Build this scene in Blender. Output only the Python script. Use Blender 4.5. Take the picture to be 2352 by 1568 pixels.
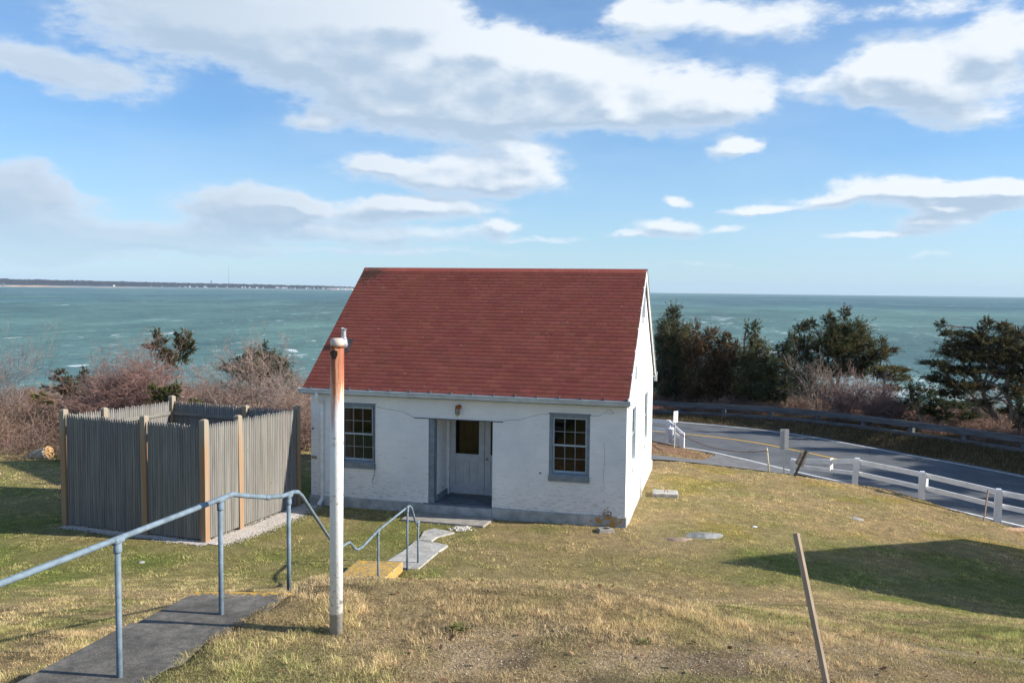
import bpy, math, random
import numpy as np
from mathutils import Vector, Matrix

for o in list(bpy.data.objects): bpy.data.objects.remove(o)
S = bpy.context.scene
COL = S.collection
R = math.radians

# ------------------------------------------------------------------ camera
FPX, CX, CY = 2000.0, 1176.0, 784.0          # focal length and centre, in units of a 2352 px wide picture
HC = 5.55                                    # eye height above the floor of the lawn round the shed
PITCH, ROLL = math.atan(117/2000), math.atan(.0119)
_f = Vector((0, math.cos(PITCH), -math.sin(PITCH)))
_u0 = Vector((0, math.sin(PITCH), math.cos(PITCH))); _r0 = Vector((1, 0, 0))
_c, _s = math.cos(ROLL), math.sin(ROLL)
_r = _c*_r0 + _s*_u0; _u = -_s*_r0 + _c*_u0
CAM = Vector((0, 0, HC))
cd = bpy.data.cameras.new('camera'); cam = bpy.data.objects.new('camera', cd); COL.objects.link(cam)
m = Matrix((( _r.x, _u.x, -_f.x, CAM.x), (_r.y, _u.y, -_f.y, CAM.y), (_r.z, _u.z, -_f.z, CAM.z), (0, 0, 0, 1)))
cam.matrix_world = m
cd.sensor_width = 36; cd.lens = 36*FPX/2352; cd.clip_start = .05; cd.clip_end = 200000
S.camera = cam

# ------------------------------------------------------------------ sun, sky, exposure
SUN_EL, SUN_AZ = R(27), R(-7.2)              # azimuth measured from +X towards +Y
SKY_STRENGTH = .080
ld = bpy.data.lights.new('sun', 'SUN'); ld.energy = 5.0; ld.angle = R(.8); ld.color = (1, .93, .82)
sun = bpy.data.objects.new('sun', ld); COL.objects.link(sun)
sdir = Vector((math.cos(SUN_EL)*math.cos(SUN_AZ), math.cos(SUN_EL)*math.sin(SUN_AZ), math.sin(SUN_EL)))
sun.rotation_euler = sdir.to_track_quat('Z', 'Y').to_euler(); sun.location = (30, -4, 30)
S.view_settings.view_transform = 'Standard'; S.view_settings.look = 'None'
S.view_settings.gamma = 1; S.view_settings.exposure = 0.72
S.cycles.use_denoising = True
S.cycles.max_bounces = 6; S.cycles.transparent_max_bounces = 8; S.cycles.volume_bounces = 0

def N(nt, t, **kw):
    n = nt.nodes.new(t)
    for k, v in kw.items(): setattr(n, k, v)
    return n
def lk(nt, a, b): nt.links.new(a, b)
def mth(nt, op, a, b=None, c=None, clamp=False):
    n = N(nt, 'ShaderNodeMath', operation=op); n.use_clamp = clamp
    for i, x in enumerate((a, b, c)):
        if x is None: continue
        if isinstance(x, (int, float)): n.inputs[i].default_value = x
        else: lk(nt, x, n.inputs[i])
    return n.outputs[0]
def mrange(nt, v, a, b, c=0., d=1., mode='SMOOTHSTEP'):
    n = N(nt, 'ShaderNodeMapRange', interpolation_type=mode)
    n.inputs[1].default_value = a; n.inputs[2].default_value = b; n.inputs[3].default_value = c; n.inputs[4].default_value = d
    lk(nt, v, n.inputs[0]); return n.outputs[0]
def mixc(nt, fac, a, b, blend='MIX'):
    n = N(nt, 'ShaderNodeMix', data_type='RGBA', blend_type=blend)
    for sock, x in ((n.inputs[0], fac), (n.inputs[6], a), (n.inputs[7], b)):
        if isinstance(x, (int, float)): sock.default_value = x
        elif isinstance(x, tuple): sock.default_value = (*x, 1) if len(x) == 3 else x
        else: lk(nt, x, sock)
    return n.outputs[2]
def noise(nt, vec, scale, detail=4, rough=.55, dist=0., color=False):
    n = N(nt, 'ShaderNodeTexNoise'); n.inputs['Scale'].default_value = scale
    n.inputs['Detail'].default_value = detail; n.inputs['Roughness'].default_value = rough; n.inputs['Distortion'].default_value = dist
    if vec is not None: lk(nt, vec, n.inputs['Vector'])
    return n.outputs[1 if color else 0]
def mapping(nt, vec, scale=(1, 1, 1), loc=(0, 0, 0), rot=(0, 0, 0)):
    n = N(nt, 'ShaderNodeMapping'); n.inputs['Scale'].default_value = scale; n.inputs['Location'].default_value = loc; n.inputs['Rotation'].default_value = rot
    lk(nt, vec, n.inputs['Vector']); return n.outputs[0]

# clouds: azimuth, elevation (degrees), half width, half height (degrees), weight
def dirdeg(px, py, rx, ry, w):
    d = _r*((px-CX)/FPX) + _u*((CY-py)/FPX) + _f; d.normalize()
    return (math.degrees(math.atan2(d.x, d.y)), math.degrees(math.asin(d.z)), math.degrees(rx/FPX), math.degrees(ry/FPX), w)
CLOUDS = [dirdeg(*c) for c in [
    (330, 30, 200, 90, .85), (560, 60, 260, 110, 1.1), (800, 110, 300, 110, 1.2), (1060, 190, 300, 95, 1.3), (1150, 120, 150, 60, 1.1), (930, 20, 170, 60, 1.1),
    (1400, 165, 170, 85, 1.3), (1640, 220, 140, 80, 1.3), (1430, 262, 300, 45, 1.0), (930, 255, 260, 55, 1.0), (1250, 235, 200, 60, 1.1),
    (40, 120, 100, 42, .9), (250, 185, 130, 52, .85), (150, 150, 110, 40, .7),
    (1560, 35, 170, 52, .9), (1790, 40, 150, 48, .85), (1460, 20, 70, 40, .8), (2130, 15, 170, 26, .6),
    (2110, 150, 150, 68, 1.15), (2310, 95, 90, 75, 1.15), (2010, 190, 130, 50, 1.0), (2200, 225, 190, 45, 1.0), (2260, 270, 150, 25, .75), (1850, 190, 60, 35, .6),
    (720, 275, 70, 30, .8),
    (940, 387, 185, 44, 1.1), (1180, 382, 130, 62, 1.15), (1080, 425, 190, 28, 1.0), (1110, 315, 130, 38, .9), (860, 372, 80, 24, .8),
    (1675, 338, 62, 25, 1.15), (1560, 458, 48, 16, 1.05),
    (30, 425, 85, 58, 1.3), (90, 495, 140, 62, 1.3), (190, 548, 210, 40, 1.1), (60, 565, 200, 38, 1.0),
    (560, 468, 165, 46, 1.25), (640, 512, 160, 44, 1.2), (430, 535, 160, 34, 1.1), (520, 570, 260, 18, .85), (330, 600, 330, 11, .6), (680, 480, 70, 28, 1.),
    (870, 490, 120, 36, 1.15), (1010, 478, 170, 32, 1.05), (1140, 530, 60, 24, 1.15), (900, 545, 240, 26, .95), (950, 578, 280, 11, .65),
    (1760, 487, 100, 12, .95), (1880, 465, 110, 20, 1.0), (2040, 442, 140, 36, 1.2), (2190, 437, 130, 34, 1.15), (2310, 428, 90, 28, 1.1), (2200, 475, 170, 14, .8),
    (2150, 508, 80, 36, 1.4), (2010, 545, 110, 10, .8), (1530, 525, 95, 24, 1.2), (1670, 525, 46, 12, .9), (1440, 543, 60, 9, .8),
    (2130, 590, 60, 8, .7), (1250, 555, 110, 9, .6), (1600, 610, 200, 7, .4),
]]
CLOUDS += [(az, el, 22, 7, .9) for az, el in ((70, 24), (110, 35), (-70, 28), (-115, 40), (160, 30), (-150, 22), (20, 62), (-40, 55))]

g = bpy.data.node_groups.new('cloud_field', 'ShaderNodeTree')
g.interface.new_socket('uv', in_out='INPUT', socket_type='NodeSocketVector')
g.interface.new_socket('d', in_out='OUTPUT', socket_type='NodeSocketFloat'); g.interface.new_socket('s', in_out='OUTPUT', socket_type='NodeSocketFloat')
gi = N(g, 'NodeGroupInput'); go = N(g, 'NodeGroupOutput')
warp = N(g, 'ShaderNodeVectorMath', operation='SUBTRACT'); lk(g, noise(g, mapping(g, gi.outputs[0], (1, 1.6, 1)), .16, 5, .6, color=True), warp.inputs[0]); warp.inputs[1].default_value = (.5, .5, .5)
ws = N(g, 'ShaderNodeVectorMath', operation='MULTIPLY'); lk(g, warp.outputs[0], ws.inputs[0]); ws.inputs[1].default_value = (5.5, 2.2, 0)
wa = N(g, 'ShaderNodeVectorMath', operation='ADD'); lk(g, gi.outputs[0], wa.inputs[0]); lk(g, ws.outputs[0], wa.inputs[1])
acc = None
for (a, e, rx, ry, w) in CLOUDS:
    mp = N(g, 'ShaderNodeVectorMath', operation='MULTIPLY_ADD'); lk(g, wa.outputs[0], mp.inputs[0]); mp.inputs[1].default_value = (1/(rx*1.25), 1/(ry*1.25), 0); mp.inputs[2].default_value = (-a/(rx*1.25), -e/(ry*1.25), 0)
    ln = N(g, 'ShaderNodeVectorMath', operation='LENGTH'); lk(g, mp.outputs[0], ln.inputs[0])
    v = mrange(g, ln.outputs['Value'], 0, 1.12, w, 0)
    acc = v if acc is None else mth(g, 'ADD', acc, v)
acc = mth(g, 'MINIMUM', acc, 1.5)
fb = noise(g, mapping(g, gi.outputs[0], (1, 2.1, 1)), .30, 8, .56, .2)
fb2 = noise(g, mapping(g, gi.outputs[0], (1, 2.6, 1), (9, 4, 0)), .85, 7, .62)
k = mth(g, 'ADD', mth(g, 'MULTIPLY', mth(g, 'SUBTRACT', fb, .5), 1.55), mth(g, 'MULTIPLY', mth(g, 'SUBTRACT', fb2, .5), .85))
k = mth(g, 'MULTIPLY', k, mrange(g, acc, 0, .35, .1, 1))
lk(g, mth(g, 'ADD', acc, k), go.inputs[0])
sm = noise(g, mapping(g, gi.outputs[0], (1, 1.7, 1), (2, 1, 0)), .33, 5, .5)
lk(g, mth(g, 'ADD', acc, mth(g, 'MULTIPLY', mth(g, 'SUBTRACT', sm, .5), .9)), go.inputs[1])

W = bpy.data.worlds.new('World'); S.world = W; W.use_nodes = True
nt = W.node_tree; nt.nodes.clear()
sky = N(nt, 'ShaderNodeTexSky', sky_type='NISHITA'); sky.sun_disc = False
sky.sun_elevation = SUN_EL; sky.sun_rotation = R(90) - SUN_AZ
sky.altitude = 20; sky.air_density = 1.0; sky.dust_density = .15; sky.ozone_density = 4.0
tc = N(nt, 'ShaderNodeTexCoord'); sp = N(nt, 'ShaderNodeSeparateXYZ'); lk(nt, tc.outputs['Generated'], sp.inputs[0])
az = mth(nt, 'MULTIPLY', mth(nt, 'ARCTAN2', sp.outputs[0], sp.outputs[1]), 180/math.pi)
el = mth(nt, 'MULTIPLY', mth(nt, 'ARCSINE', sp.outputs[2]), 180/math.pi)
def field(ka, k):
    off = mth(nt, 'ADD', mth(nt, 'MULTIPLY', el, .085*k), .12*k)
    cb = N(nt, 'ShaderNodeCombineXYZ'); lk(nt, mth(nt, 'ADD', az, mth(nt, 'MULTIPLY', off, ka)), cb.inputs[0]); lk(nt, mth(nt, 'ADD', el, off), cb.inputs[1])
    q = N(nt, 'ShaderNodeGroup'); q.node_tree = g; lk(nt, cb.outputs[0], q.inputs[0]); return q.outputs
(d0, s0), (d1, s1) = field(0, 0), field(.8, 1)
alpha = mrange(nt, d0, .06, .88)
alpha = mth(nt, 'MULTIPLY', alpha, mrange(nt, el, .3, 5, .30, 1))
lit = mth(nt, 'MULTIPLY', mrange(nt, mth(nt, 'SUBTRACT', s0, s1), -.24, .50), mrange(nt, az, -27, 4, .22, 1))
thick = mrange(nt, d0, .35, 1.25)
cool = mixc(nt, mth(nt, 'MULTIPLY', thick, .9), (4.9, 5.8, 6.9), (3.5, 4.5, 5.7))
ccol = mixc(nt, lit, cool, (7.1, 7.5, 7.9))
skyt = mixc(nt, 1.0, sky.outputs[0], (.82, 1.07, 1.27), 'MULTIPLY')
veil = noise(nt, mapping(nt, tc.outputs['Generated'], (1, 1, 4)), 2.2, 6, .55)
skyt = mixc(nt, mth(nt, 'ADD', mrange(nt, veil, .35, .70, .06, .32), mrange(nt, el, 11, -1, 0, .42)), skyt, (4.55, 5.95, 7.35))
bgc = mixc(nt, mth(nt, 'MULTIPLY', alpha, .95), skyt, ccol)
bg = N(nt, 'ShaderNodeBackground'); lk(nt, bgc, bg.inputs[0]); bg.inputs[1].default_value = SKY_STRENGTH
ow = N(nt, 'ShaderNodeOutputWorld'); lk(nt, bg.outputs[0], ow.inputs[0])

# ------------------------------------------------------------------ helpers
def tag(o, label=None, cat=None, group=None, kind=None):
    if label: o['label'] = label
    if cat: o['category'] = cat
    if group: o['group'] = group
    if kind: o['kind'] = kind
    return o
def empty(name, loc, rz=0, label=None, cat=None, group=None, rot=None):
    o = bpy.data.objects.new(name, None); COL.objects.link(o); o.location = loc
    o.rotation_euler = rot if rot else (0, 0, rz); o.empty_display_size = .3
    return tag(o, label, cat, group)
def children(o): return [c for c in bpy.data.objects if c.parent == o]
def copy_tree(o, parent=None):
    c = o.copy(); COL.objects.link(c); c.parent = parent
    for ch in children(o): copy_tree(ch, c)
    return c
def at(px, py, Y):
    d = _r*((px-CX)/FPX) + _u*((CY-py)/FPX) + _f
    return CAM + d*(Y/d.y)

class MB:
    def __init__(s): s.v = []; s.f = []
    def add(s, vs, fs):
        b = len(s.v); s.v += [tuple(v) for v in vs]; s.f += [tuple(b+i for i in f) for f in fs]; return s
    def box(s, x0, x1, y0, y1, z0, z1):
        return s.add([(x0,y0,z0),(x1,y0,z0),(x1,y1,z0),(x0,y1,z0),(x0,y0,z1),(x1,y0,z1),(x1,y1,z1),(x0,y1,z1)],
                     [(0,3,2,1),(4,5,6,7),(0,1,5,4),(1,2,6,5),(2,3,7,6),(3,0,4,7)])
    def obox(s, p0, p1, w, h, up=(0, 0, 1)):          # bar from p0 to p1, width w across, height h along up
        p0, p1 = Vector(p0), Vector(p1); d = (p1-p0).normalized(); U = Vector(up)
        sd = d.cross(U).normalized(); U = sd.cross(d).normalized()
        vs = [p + sd*a*w/2 + U*b*h/2 for p in (p0, p1) for a, b in ((-1,-1),(1,-1),(1,1),(-1,1))]
        return s.add(vs, [(3,2,1,0),(4,5,6,7),(0,1,5,4),(1,2,6,5),(2,3,7,6),(3,0,4,7)])
    def tube(s, pts, r, n=10, cap=True):
        pts = [Vector(p) for p in pts]; k = len(pts); rs = r if isinstance(r, (list, tuple)) else [r]*k
        b = len(s.v); ref = None
        for i, p in enumerate(pts):
            d = (pts[min(i+1, k-1)] - pts[max(i-1, 0)]).normalized()
            if ref is None:
                ref = d.orthogonal().normalized()
            ref = (ref - d*ref.dot(d)).normalized(); q = d.cross(ref)
            for j in range(n):
                a = 2*math.pi*j/n; s.v.append(tuple(p + (ref*math.cos(a) + q*math.sin(a))*rs[i]))
        for i in range(k-1):
            for j in range(n):
                j2 = (j+1) % n; s.f.append((b+i*n+j, b+i*n+j2, b+(i+1)*n+j2, b+(i+1)*n+j))
        if cap: s.f.append(tuple(b+j for j in range(n))[::-1]); s.f.append(tuple(b+(k-1)*n+j for j in range(n)))
        return s
    def prism(s, poly, f0, f1):                        # poly of 2D points mapped by f0 and f1 to 3D
        n = len(poly); vs = [f0(*p) for p in poly] + [f1(*p) for p in poly]
        return s.add(vs, [tuple(range(n))[::-1], tuple(range(n, 2*n))] + [(i, (i+1) % n, n+(i+1) % n, n+i) for i in range(n)])
    def build(s, name, mat, parent=None, smooth=False, origin=None, bevel=0):
        me = bpy.data.meshes.new(name)
        vs = s.v if origin is None else [(x-origin[0], y-origin[1], z-origin[2]) for x, y, z in s.v]
        me.from_pydata(vs, [], s.f); me.materials.append(mat)
        if smooth: me.polygons.foreach_set('use_smooth', [True]*len(me.polygons))
        o = bpy.data.objects.new(name, me); COL.objects.link(o)
        if parent is not None: o.parent = parent
        elif origin is not None: o.location = origin
        if bevel:
            b = o.modifiers.new('bevel', 'BEVEL'); b.width = bevel; b.segments = 2; b.limit_method = 'ANGLE'
        return o

def npmesh(name, V, T, mat, col=None, parent=None, smooth=False, origin=None):
    V = np.asarray(V, np.float32).reshape(-1, 3); T = np.asarray(T, np.int32)
    if origin is not None: V = V - np.array(origin, np.float32)
    k = T.shape[1]; me = bpy.data.meshes.new(name)
    me.vertices.add(len(V)); me.vertices.foreach_set('co', V.ravel())
    me.loops.add(T.size); me.loops.foreach_set('vertex_index', T.ravel())
    me.polygons.add(len(T)); me.polygons.foreach_set('loop_start', np.arange(len(T), dtype=np.int32)*k)
    try: me.polygons.foreach_set('loop_total', np.full(len(T), k, np.int32))
    except Exception: pass
    if smooth: me.polygons.foreach_set('use_smooth', np.ones(len(T), bool))
    if col is not None:
        a = me.attributes.new('Col', 'FLOAT_COLOR', 'POINT'); c = np.ones((len(V), 4), np.float32); c[:, :3] = col
        a.data.foreach_set('color', c.ravel())
    me.materials.append(mat); me.update(calc_edges=True)
    o = bpy.data.objects.new(name, me); COL.objects.link(o)
    if parent is not None: o.parent = parent
    elif origin is not None: o.location = origin
    return o

def mat(name, base=(.5, .5, .5), rough=.8, nscale=8., var=.25, bump=.2, bscale=None, metal=0., spec=.3, fn=None, stretch=(1, 1, 1), coord='Object', bdist=.01):
    M = bpy.data.materials.new(name); M.use_nodes = True; t = M.node_tree
    p = t.nodes['Principled BSDF']; tcn = N(t, 'ShaderNodeTexCoord'); vec = mapping(t, tcn.outputs[coord], stretch)
    n1 = noise(t, vec, nscale, 6, .6); lo = tuple(c*(1-var) for c in base); hi = tuple(min(1, c*(1+var)) for c in base)
    c = mixc(t, mrange(t, n1, .3, .7), lo, hi)
    if fn: c = fn(t, tcn.outputs[coord], c)
    if isinstance(c, tuple): p.inputs['Base Color'].default_value = (*c, 1)
    else: lk(t, c, p.inputs['Base Color'])
    p.inputs['Roughness'].default_value = rough; p.inputs['Metallic'].default_value = metal
    p.inputs['Specular IOR Level'].default_value = spec
    if bump:
        b = N(t, 'ShaderNodeBump'); b.inputs['Strength'].default_value = bump; b.inputs['Distance'].default_value = bdist
        lk(t, noise(t, vec, bscale or nscale*4, 5, .6), b.inputs['Height']); lk(t, b.outputs[0], p.inputs['Normal'])
    return M
def attr(t, name='Col'):
    a = N(t, 'ShaderNodeAttribute'); a.attribute_name = name; return a.outputs['Color']

def sepz(t, vec):
    s = N(t, 'ShaderNodeSeparateXYZ'); lk(t, vec, s.inputs[0]); return s.outputs[2]
# value noise in numpy
def _h(ix, iy, s):
    n = (ix*374761393 + iy*668265263 + s*1442695041) & 0xffffffff
    n = ((n ^ (n >> 13))*1274126177) & 0xffffffff
    return ((n ^ (n >> 16)) & 0xffff)/65535.
def vn(x, y, s=0):
    x = np.asarray(x, float); y = np.asarray(y, float)
    ix = np.floor(x).astype(np.int64); iy = np.floor(y).astype(np.int64); fx = x-ix; fy = y-iy
    fx = fx*fx*(3-2*fx); fy = fy*fy*(3-2*fy)
    a = _h(ix, iy, s); b = _h(ix+1, iy, s); c = _h(ix, iy+1, s); d = _h(ix+1, iy+1, s)
    return (a*(1-fx)+b*fx)*(1-fy) + (c*(1-fx)+d*fx)*fy
def fbm(x, y, s=0, o=4):
    t = 0; a = .5; n = 0
    for i in range(o): t = t + a*vn(x*2**i, y*2**i, s+i*17); n += a; a *= .5
    return t/n
def sst(a, b, x):
    t = np.clip((np.asarray(x, float)-a)/(b-a), 0, 1); return t*t*(3-2*t)

# ------------------------------------------------------------------ road geometry (near white line, metres)
NEAR = [(-6, 62), (-4, 52), (-1, 43.6), (4.85, 39.6), (7.93, 37.7), (9.48, 35.6), (10.8, 33.3), (12.3, 30.9), (13.45, 28.7), (14.7, 26.4), (16.6, 23.4), (19.6, 19.6), (24, 15.5), (30, 11), (40, 5)]
def catmull(P, k=8):
    out = []; P = [np.array(p, float) for p in P]; P = [2*P[0]-P[1]] + P + [2*P[-1]-P[-2]]
    for i in range(1, len(P)-2):
        for j in range(k):
            t = j/k; a, b, c, d = P[i-1:i+3]
            out.append(.5*((2*b) + (-a+c)*t + (2*a-5*b+4*c-d)*t*t + (-a+3*b-3*c+d)*t**3))
    out.append(P[-2]); return np.array(out)
ROADL = catmull(NEAR)
_t = np.gradient(ROADL, axis=0); _t /= np.linalg.norm(_t, axis=1)[:, None]
ROADN = np.stack([-_t[:, 1], _t[:, 0]], 1)          # points away from the lawn
if ROADN[20, 0] < 0: ROADN = -ROADN
def sroad(x, y):
    """signed distance beyond the near line (positive = on the road and further)"""
    x = np.asarray(x, float); y = np.asarray(y, float); sh = x.shape; P = np.stack([x.ravel(), y.ravel()], 1)
    best = np.full(len(P), 1e9); sg = np.zeros(len(P))
    for i in range(len(ROADL)-1):
        a = ROADL[i]; d = ROADL[i+1]-a; L = d@d; w = P-a; tt = np.clip((w@d)/L, 0, 1); q = w - tt[:, None]*d
        dd = (q**2).sum(1); mm = dd < best; best[mm] = dd[mm]; sg[mm] = np.sign(q[mm]@ROADN[i] + 1e-9)
    return (np.sqrt(best)*sg).reshape(sh)
ZR = -1.25
def HR(Y):    # hill right of the path
    return np.where(Y < 7.2, 2.86, np.where(Y < 9.2, 2.86-.45*(np.clip(Y, 7.2, 9.2)-7.2)**2/4, 0)) * (Y < 9.2) + (Y >= 9.2)*np.maximum(2.41-.45*(Y-9.2), 0)
def HRS(Y):   # gentler on the right
    return np.interp(Y, [0, 5.5, 6.5, 8, 15.5, 17, 19], [2.86, 2.84, 2.68, 2.22, .12, .0, 0])
def HL(Y): return np.clip(2.55-.225*(Y-5.2), 0, 2.7)
def PATHL(Y): return np.interp(Y, [3, 5.82, 7.65, 15.5, 17], [-4.1, -3.33, -2.80, -3.28, -2.98])
def terrain(x, y, fine=True):
    x = np.asarray(x, float); y = np.asarray(y, float)
    hr = HR(y); hr = hr*.5 + .25*(HR(y-.5)+HR(y+.5)); hl = HL(y)
    hs = .4*HRS(y) + .3*(HRS(y-.7)+HRS(y+.7)); kr = sst(.2, 5.0, x + .6*(fbm(y*.5, x*.5, 3)-.5)); hr = hr*(1-kr) + hs*kr
    hl = hl*.5 + .25*(HL(y-.8)+HL(y+.8))
    pl = PATHL(y); k = sst(-.45, .12, x-pl); h = hl*(1-k) + hr*k
    h = h - .22*sst(.0, .06, x-pl)*(1-sst(.76, .84, x-pl))*(y < 17.2)*(y > 2) 
    h = h - .13*np.where(x > 5, (x-5) - (1-np.exp(-(x-5).clip(0)/1.5))*1.5*.6, 0).clip(0)*sst(9, 15, y)
    h = h - .16*np.clip(y-28.3, 0, 60)*sst(1, 4, x)
    lft = 1-sst(-2, 3, x)
    h = h - lft*.055*np.clip(y-26.5, 0, 40)
    s = sroad(x, y)
    h = np.maximum(h, np.where(s < 8.5, ZR-.04, -50)) if True else h
    h = h + (1-lft)*0
    # mound between drive and road
    h = h + .42*np.exp(-(((x-5.6)/2.3)**2 + ((y-37.2)/2.2)**2))*(s < .3)*sst(.3, -.6, s)
    near = sst(-1.0, -.1, s); h = h*(1-near) + (ZR-.04)*near
    zr = np.interp(x, [9, 20], [-1.15, -.70])
    far = sst(7.55, 9.0, s); h = np.where(s > 7.5, (ZR-.04)*(1-far) + zr*far, h)
    h = np.where(s > 11, h - .07*(s-11), h)
    # bluff down to the sea
    edge = y + .25*np.abs(x)*(x < 0)
    h = h - 14*sst(62, 105, edge + 6*fbm(x*.08, y*.08, 5)) * (y > 30)
    h = np.where((x > 34) & (s > 12), h - 14*sst(44, 90, x)*sst(12, 30, s), h)
    if fine:
        amp = np.where((s > -.2) & (s < 7.6), 0., 1.)*np.where(s > 7.5, 2.0, 1.0)
        h = h + amp*(.05*(fbm(x*.7, y*.7, 11)-.5) + .03*(fbm(x*3, y*3, 21, 3)-.5))
    return h
def tz(x, y, fine=True): return float(terrain(np.array([x]), np.array([y]), fine)[0])
def onT(px, py, y0=5, y1=90):
    d = _r*((px-CX)/FPX) + _u*((CY-py)/FPX) + _f; Y = np.arange(y0, y1, .05)
    P = np.array(CAM)[None] + np.array(d)[None]*(Y/d.y)[:, None]
    hgt = terrain(P[:, 0], P[:, 1], False); i = int(np.argmax(P[:, 2] < hgt)); return Vector((P[i, 0], P[i, 1], hgt[i]))

# greenness of the lawn, 0 straw .. 1 green, and bareness
def lawn_masks(x, y):
    gr = fbm(x*.35+3, y*.35, 31, 4); gr = sst(.38, .66, gr*.75 + fbm(x*2.1, y*2.1, 33, 3)*.25)
    gr = gr*.75
    gr = np.where(y > 16, gr*.6 + .30*sst(.3, .7, fbm(x*.5, y*.8, 36)), gr)
    gr = gr + .5*np.exp(-((y-9.6-.04*x)/.8)**2)*(x > -2)*(1-sst(2, 4, x))                      # green strip under the crest
    gr = gr + .45*np.exp(-((y-17.4)/1.8)**2)*sst(2, 6, x)
    gr = gr + .45*np.exp(-((x+8)/5.)**2)*sst(13, 15, y)*(1-sst(23, 26, y))
    gr = gr - .55*np.exp(-((y-14.8)/1.1)**2)*sst(-3, -1, x)*(1-sst(3, 6, x))
    gr = gr - .35*sst(24, 28, y)*(x > 2)
    gr = gr - .5*sst(10.5, 13, x)*(y > 18)
    gr = gr - .12*(y < 9)
    bare = np.exp(-(((x-1.6)/1.7)**2 + ((y-6.35)/.55)**2))*1.0 + .8*np.exp(-(((x-4.0)/1.4)**2 + ((y-7.2)/.45)**2)) + .6*np.exp(-(((x+.6)/.8)**2 + ((y-6.3)/.5)**2)) + .5*np.exp(-(((x-3.6)/1.0)**2 + ((y-6.0)/.4)**2))
    bare = bare*(.1 + 2.2*sst(.3, .7, fbm(x*2.6, y*2.6, 41, 4)))
    bare = bare + .9*np.exp(-(((x-.3)/1.4)**2 + ((y-19.5)/.28)**2))*fbm(x*3, y*4, 44, 3)*1.4
    return np.clip(gr, 0, 1), np.clip(bare*.42, 0, 1)
STRAW = np.array((.66, .51, .30)); STRAW2 = np.array((.57, .425, .20)); GREEN = np.array((.23, .265, .075)); YEL = np.array((.58, .45, .09)); EARTH = np.array((.42, .315, .21))
def lawn_col(x, y, rng=None):
    gr, br = lawn_masks(x, y); n = fbm(x*1.3, y*1.3, 51, 3)[:, None]
    st = STRAW*(1-n) + STRAW2*n
    yl = (sst(.55, .72, fbm(x*.6+8, y*.9, 61, 3))*(y > 19)*(x > 2)*.6)[:, None]; st = st*(1-yl) + YEL*yl
    c = st*(1-gr[:, None]) + GREEN*gr[:, None]*1.25
    md = (np.exp(-(((x-5.4)/3.2)**2 + ((y-36.6)/3.)**2)*.8)*(y > 32.6))[:, None]; c = c*(1-md) + np.array((.33, .19, .12))*md
    return c, gr, br

# ------------------------------------------------------------------ materials of the setting
def ground_fn(t, vec, c):
    a = attr(t); n = noise(t, vec, 22, 5, .7); n2 = noise(t, vec, 3.2, 4, .6)
    k = mth(t, 'ADD', mth(t, 'MULTIPLY', n, .9), mth(t, 'MULTIPLY', n2, .5))
    return mixc(t, 1.0, a, mixc(t, mrange(t, k, .4, 1.0), (.35, .34, .33), (1.3, 1.27, 1.22)), 'MULTIPLY')
M_ground = mat('lawn_ground', rough=.95, bump=.9, bscale=40, fn=ground_fn, spec=.1, bdist=.03)
def asphalt_fn(t, vec, c):
    s = noise(t, mapping(t, vec, (1, 1, 1)), 60, 3, .8); s2 = noise(t, vec, .7, 5, .65)
    base = mixc(t, mrange(t, s2, .3, .72), (.092, .100, .112), (.145, .152, .162))
    cr = N(t, 'ShaderNodeTexVoronoi', feature='DISTANCE_TO_EDGE'); cr.inputs['Scale'].default_value = .33
    wv = mixc(t, .08, vec, noise(t, vec, 1.5, 4, .6, color=True)); lk(t, wv, cr.inputs['Vector'])
    crack = mrange(t, cr.outputs['Distance'], .0, .006, .45, 1)
    return mixc(t, 1., mixc(t, 1., base, mixc(t, s, (.7, .7, .7), (1.25, 1.25, 1.25)), 'MULTIPLY'), crack, 'MULTIPLY')
M_asphalt = mat('asphalt', rough=.85, bump=.35, bscale=120, fn=asphalt_fn, spec=.25)
M_line = mat('white_road_paint', (.62, .63, .62), .7, 5, .18, .15)
M_yellow = mat('yellow_road_paint', (.62, .38, .05), .7, 5, .15, .15)

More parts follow.
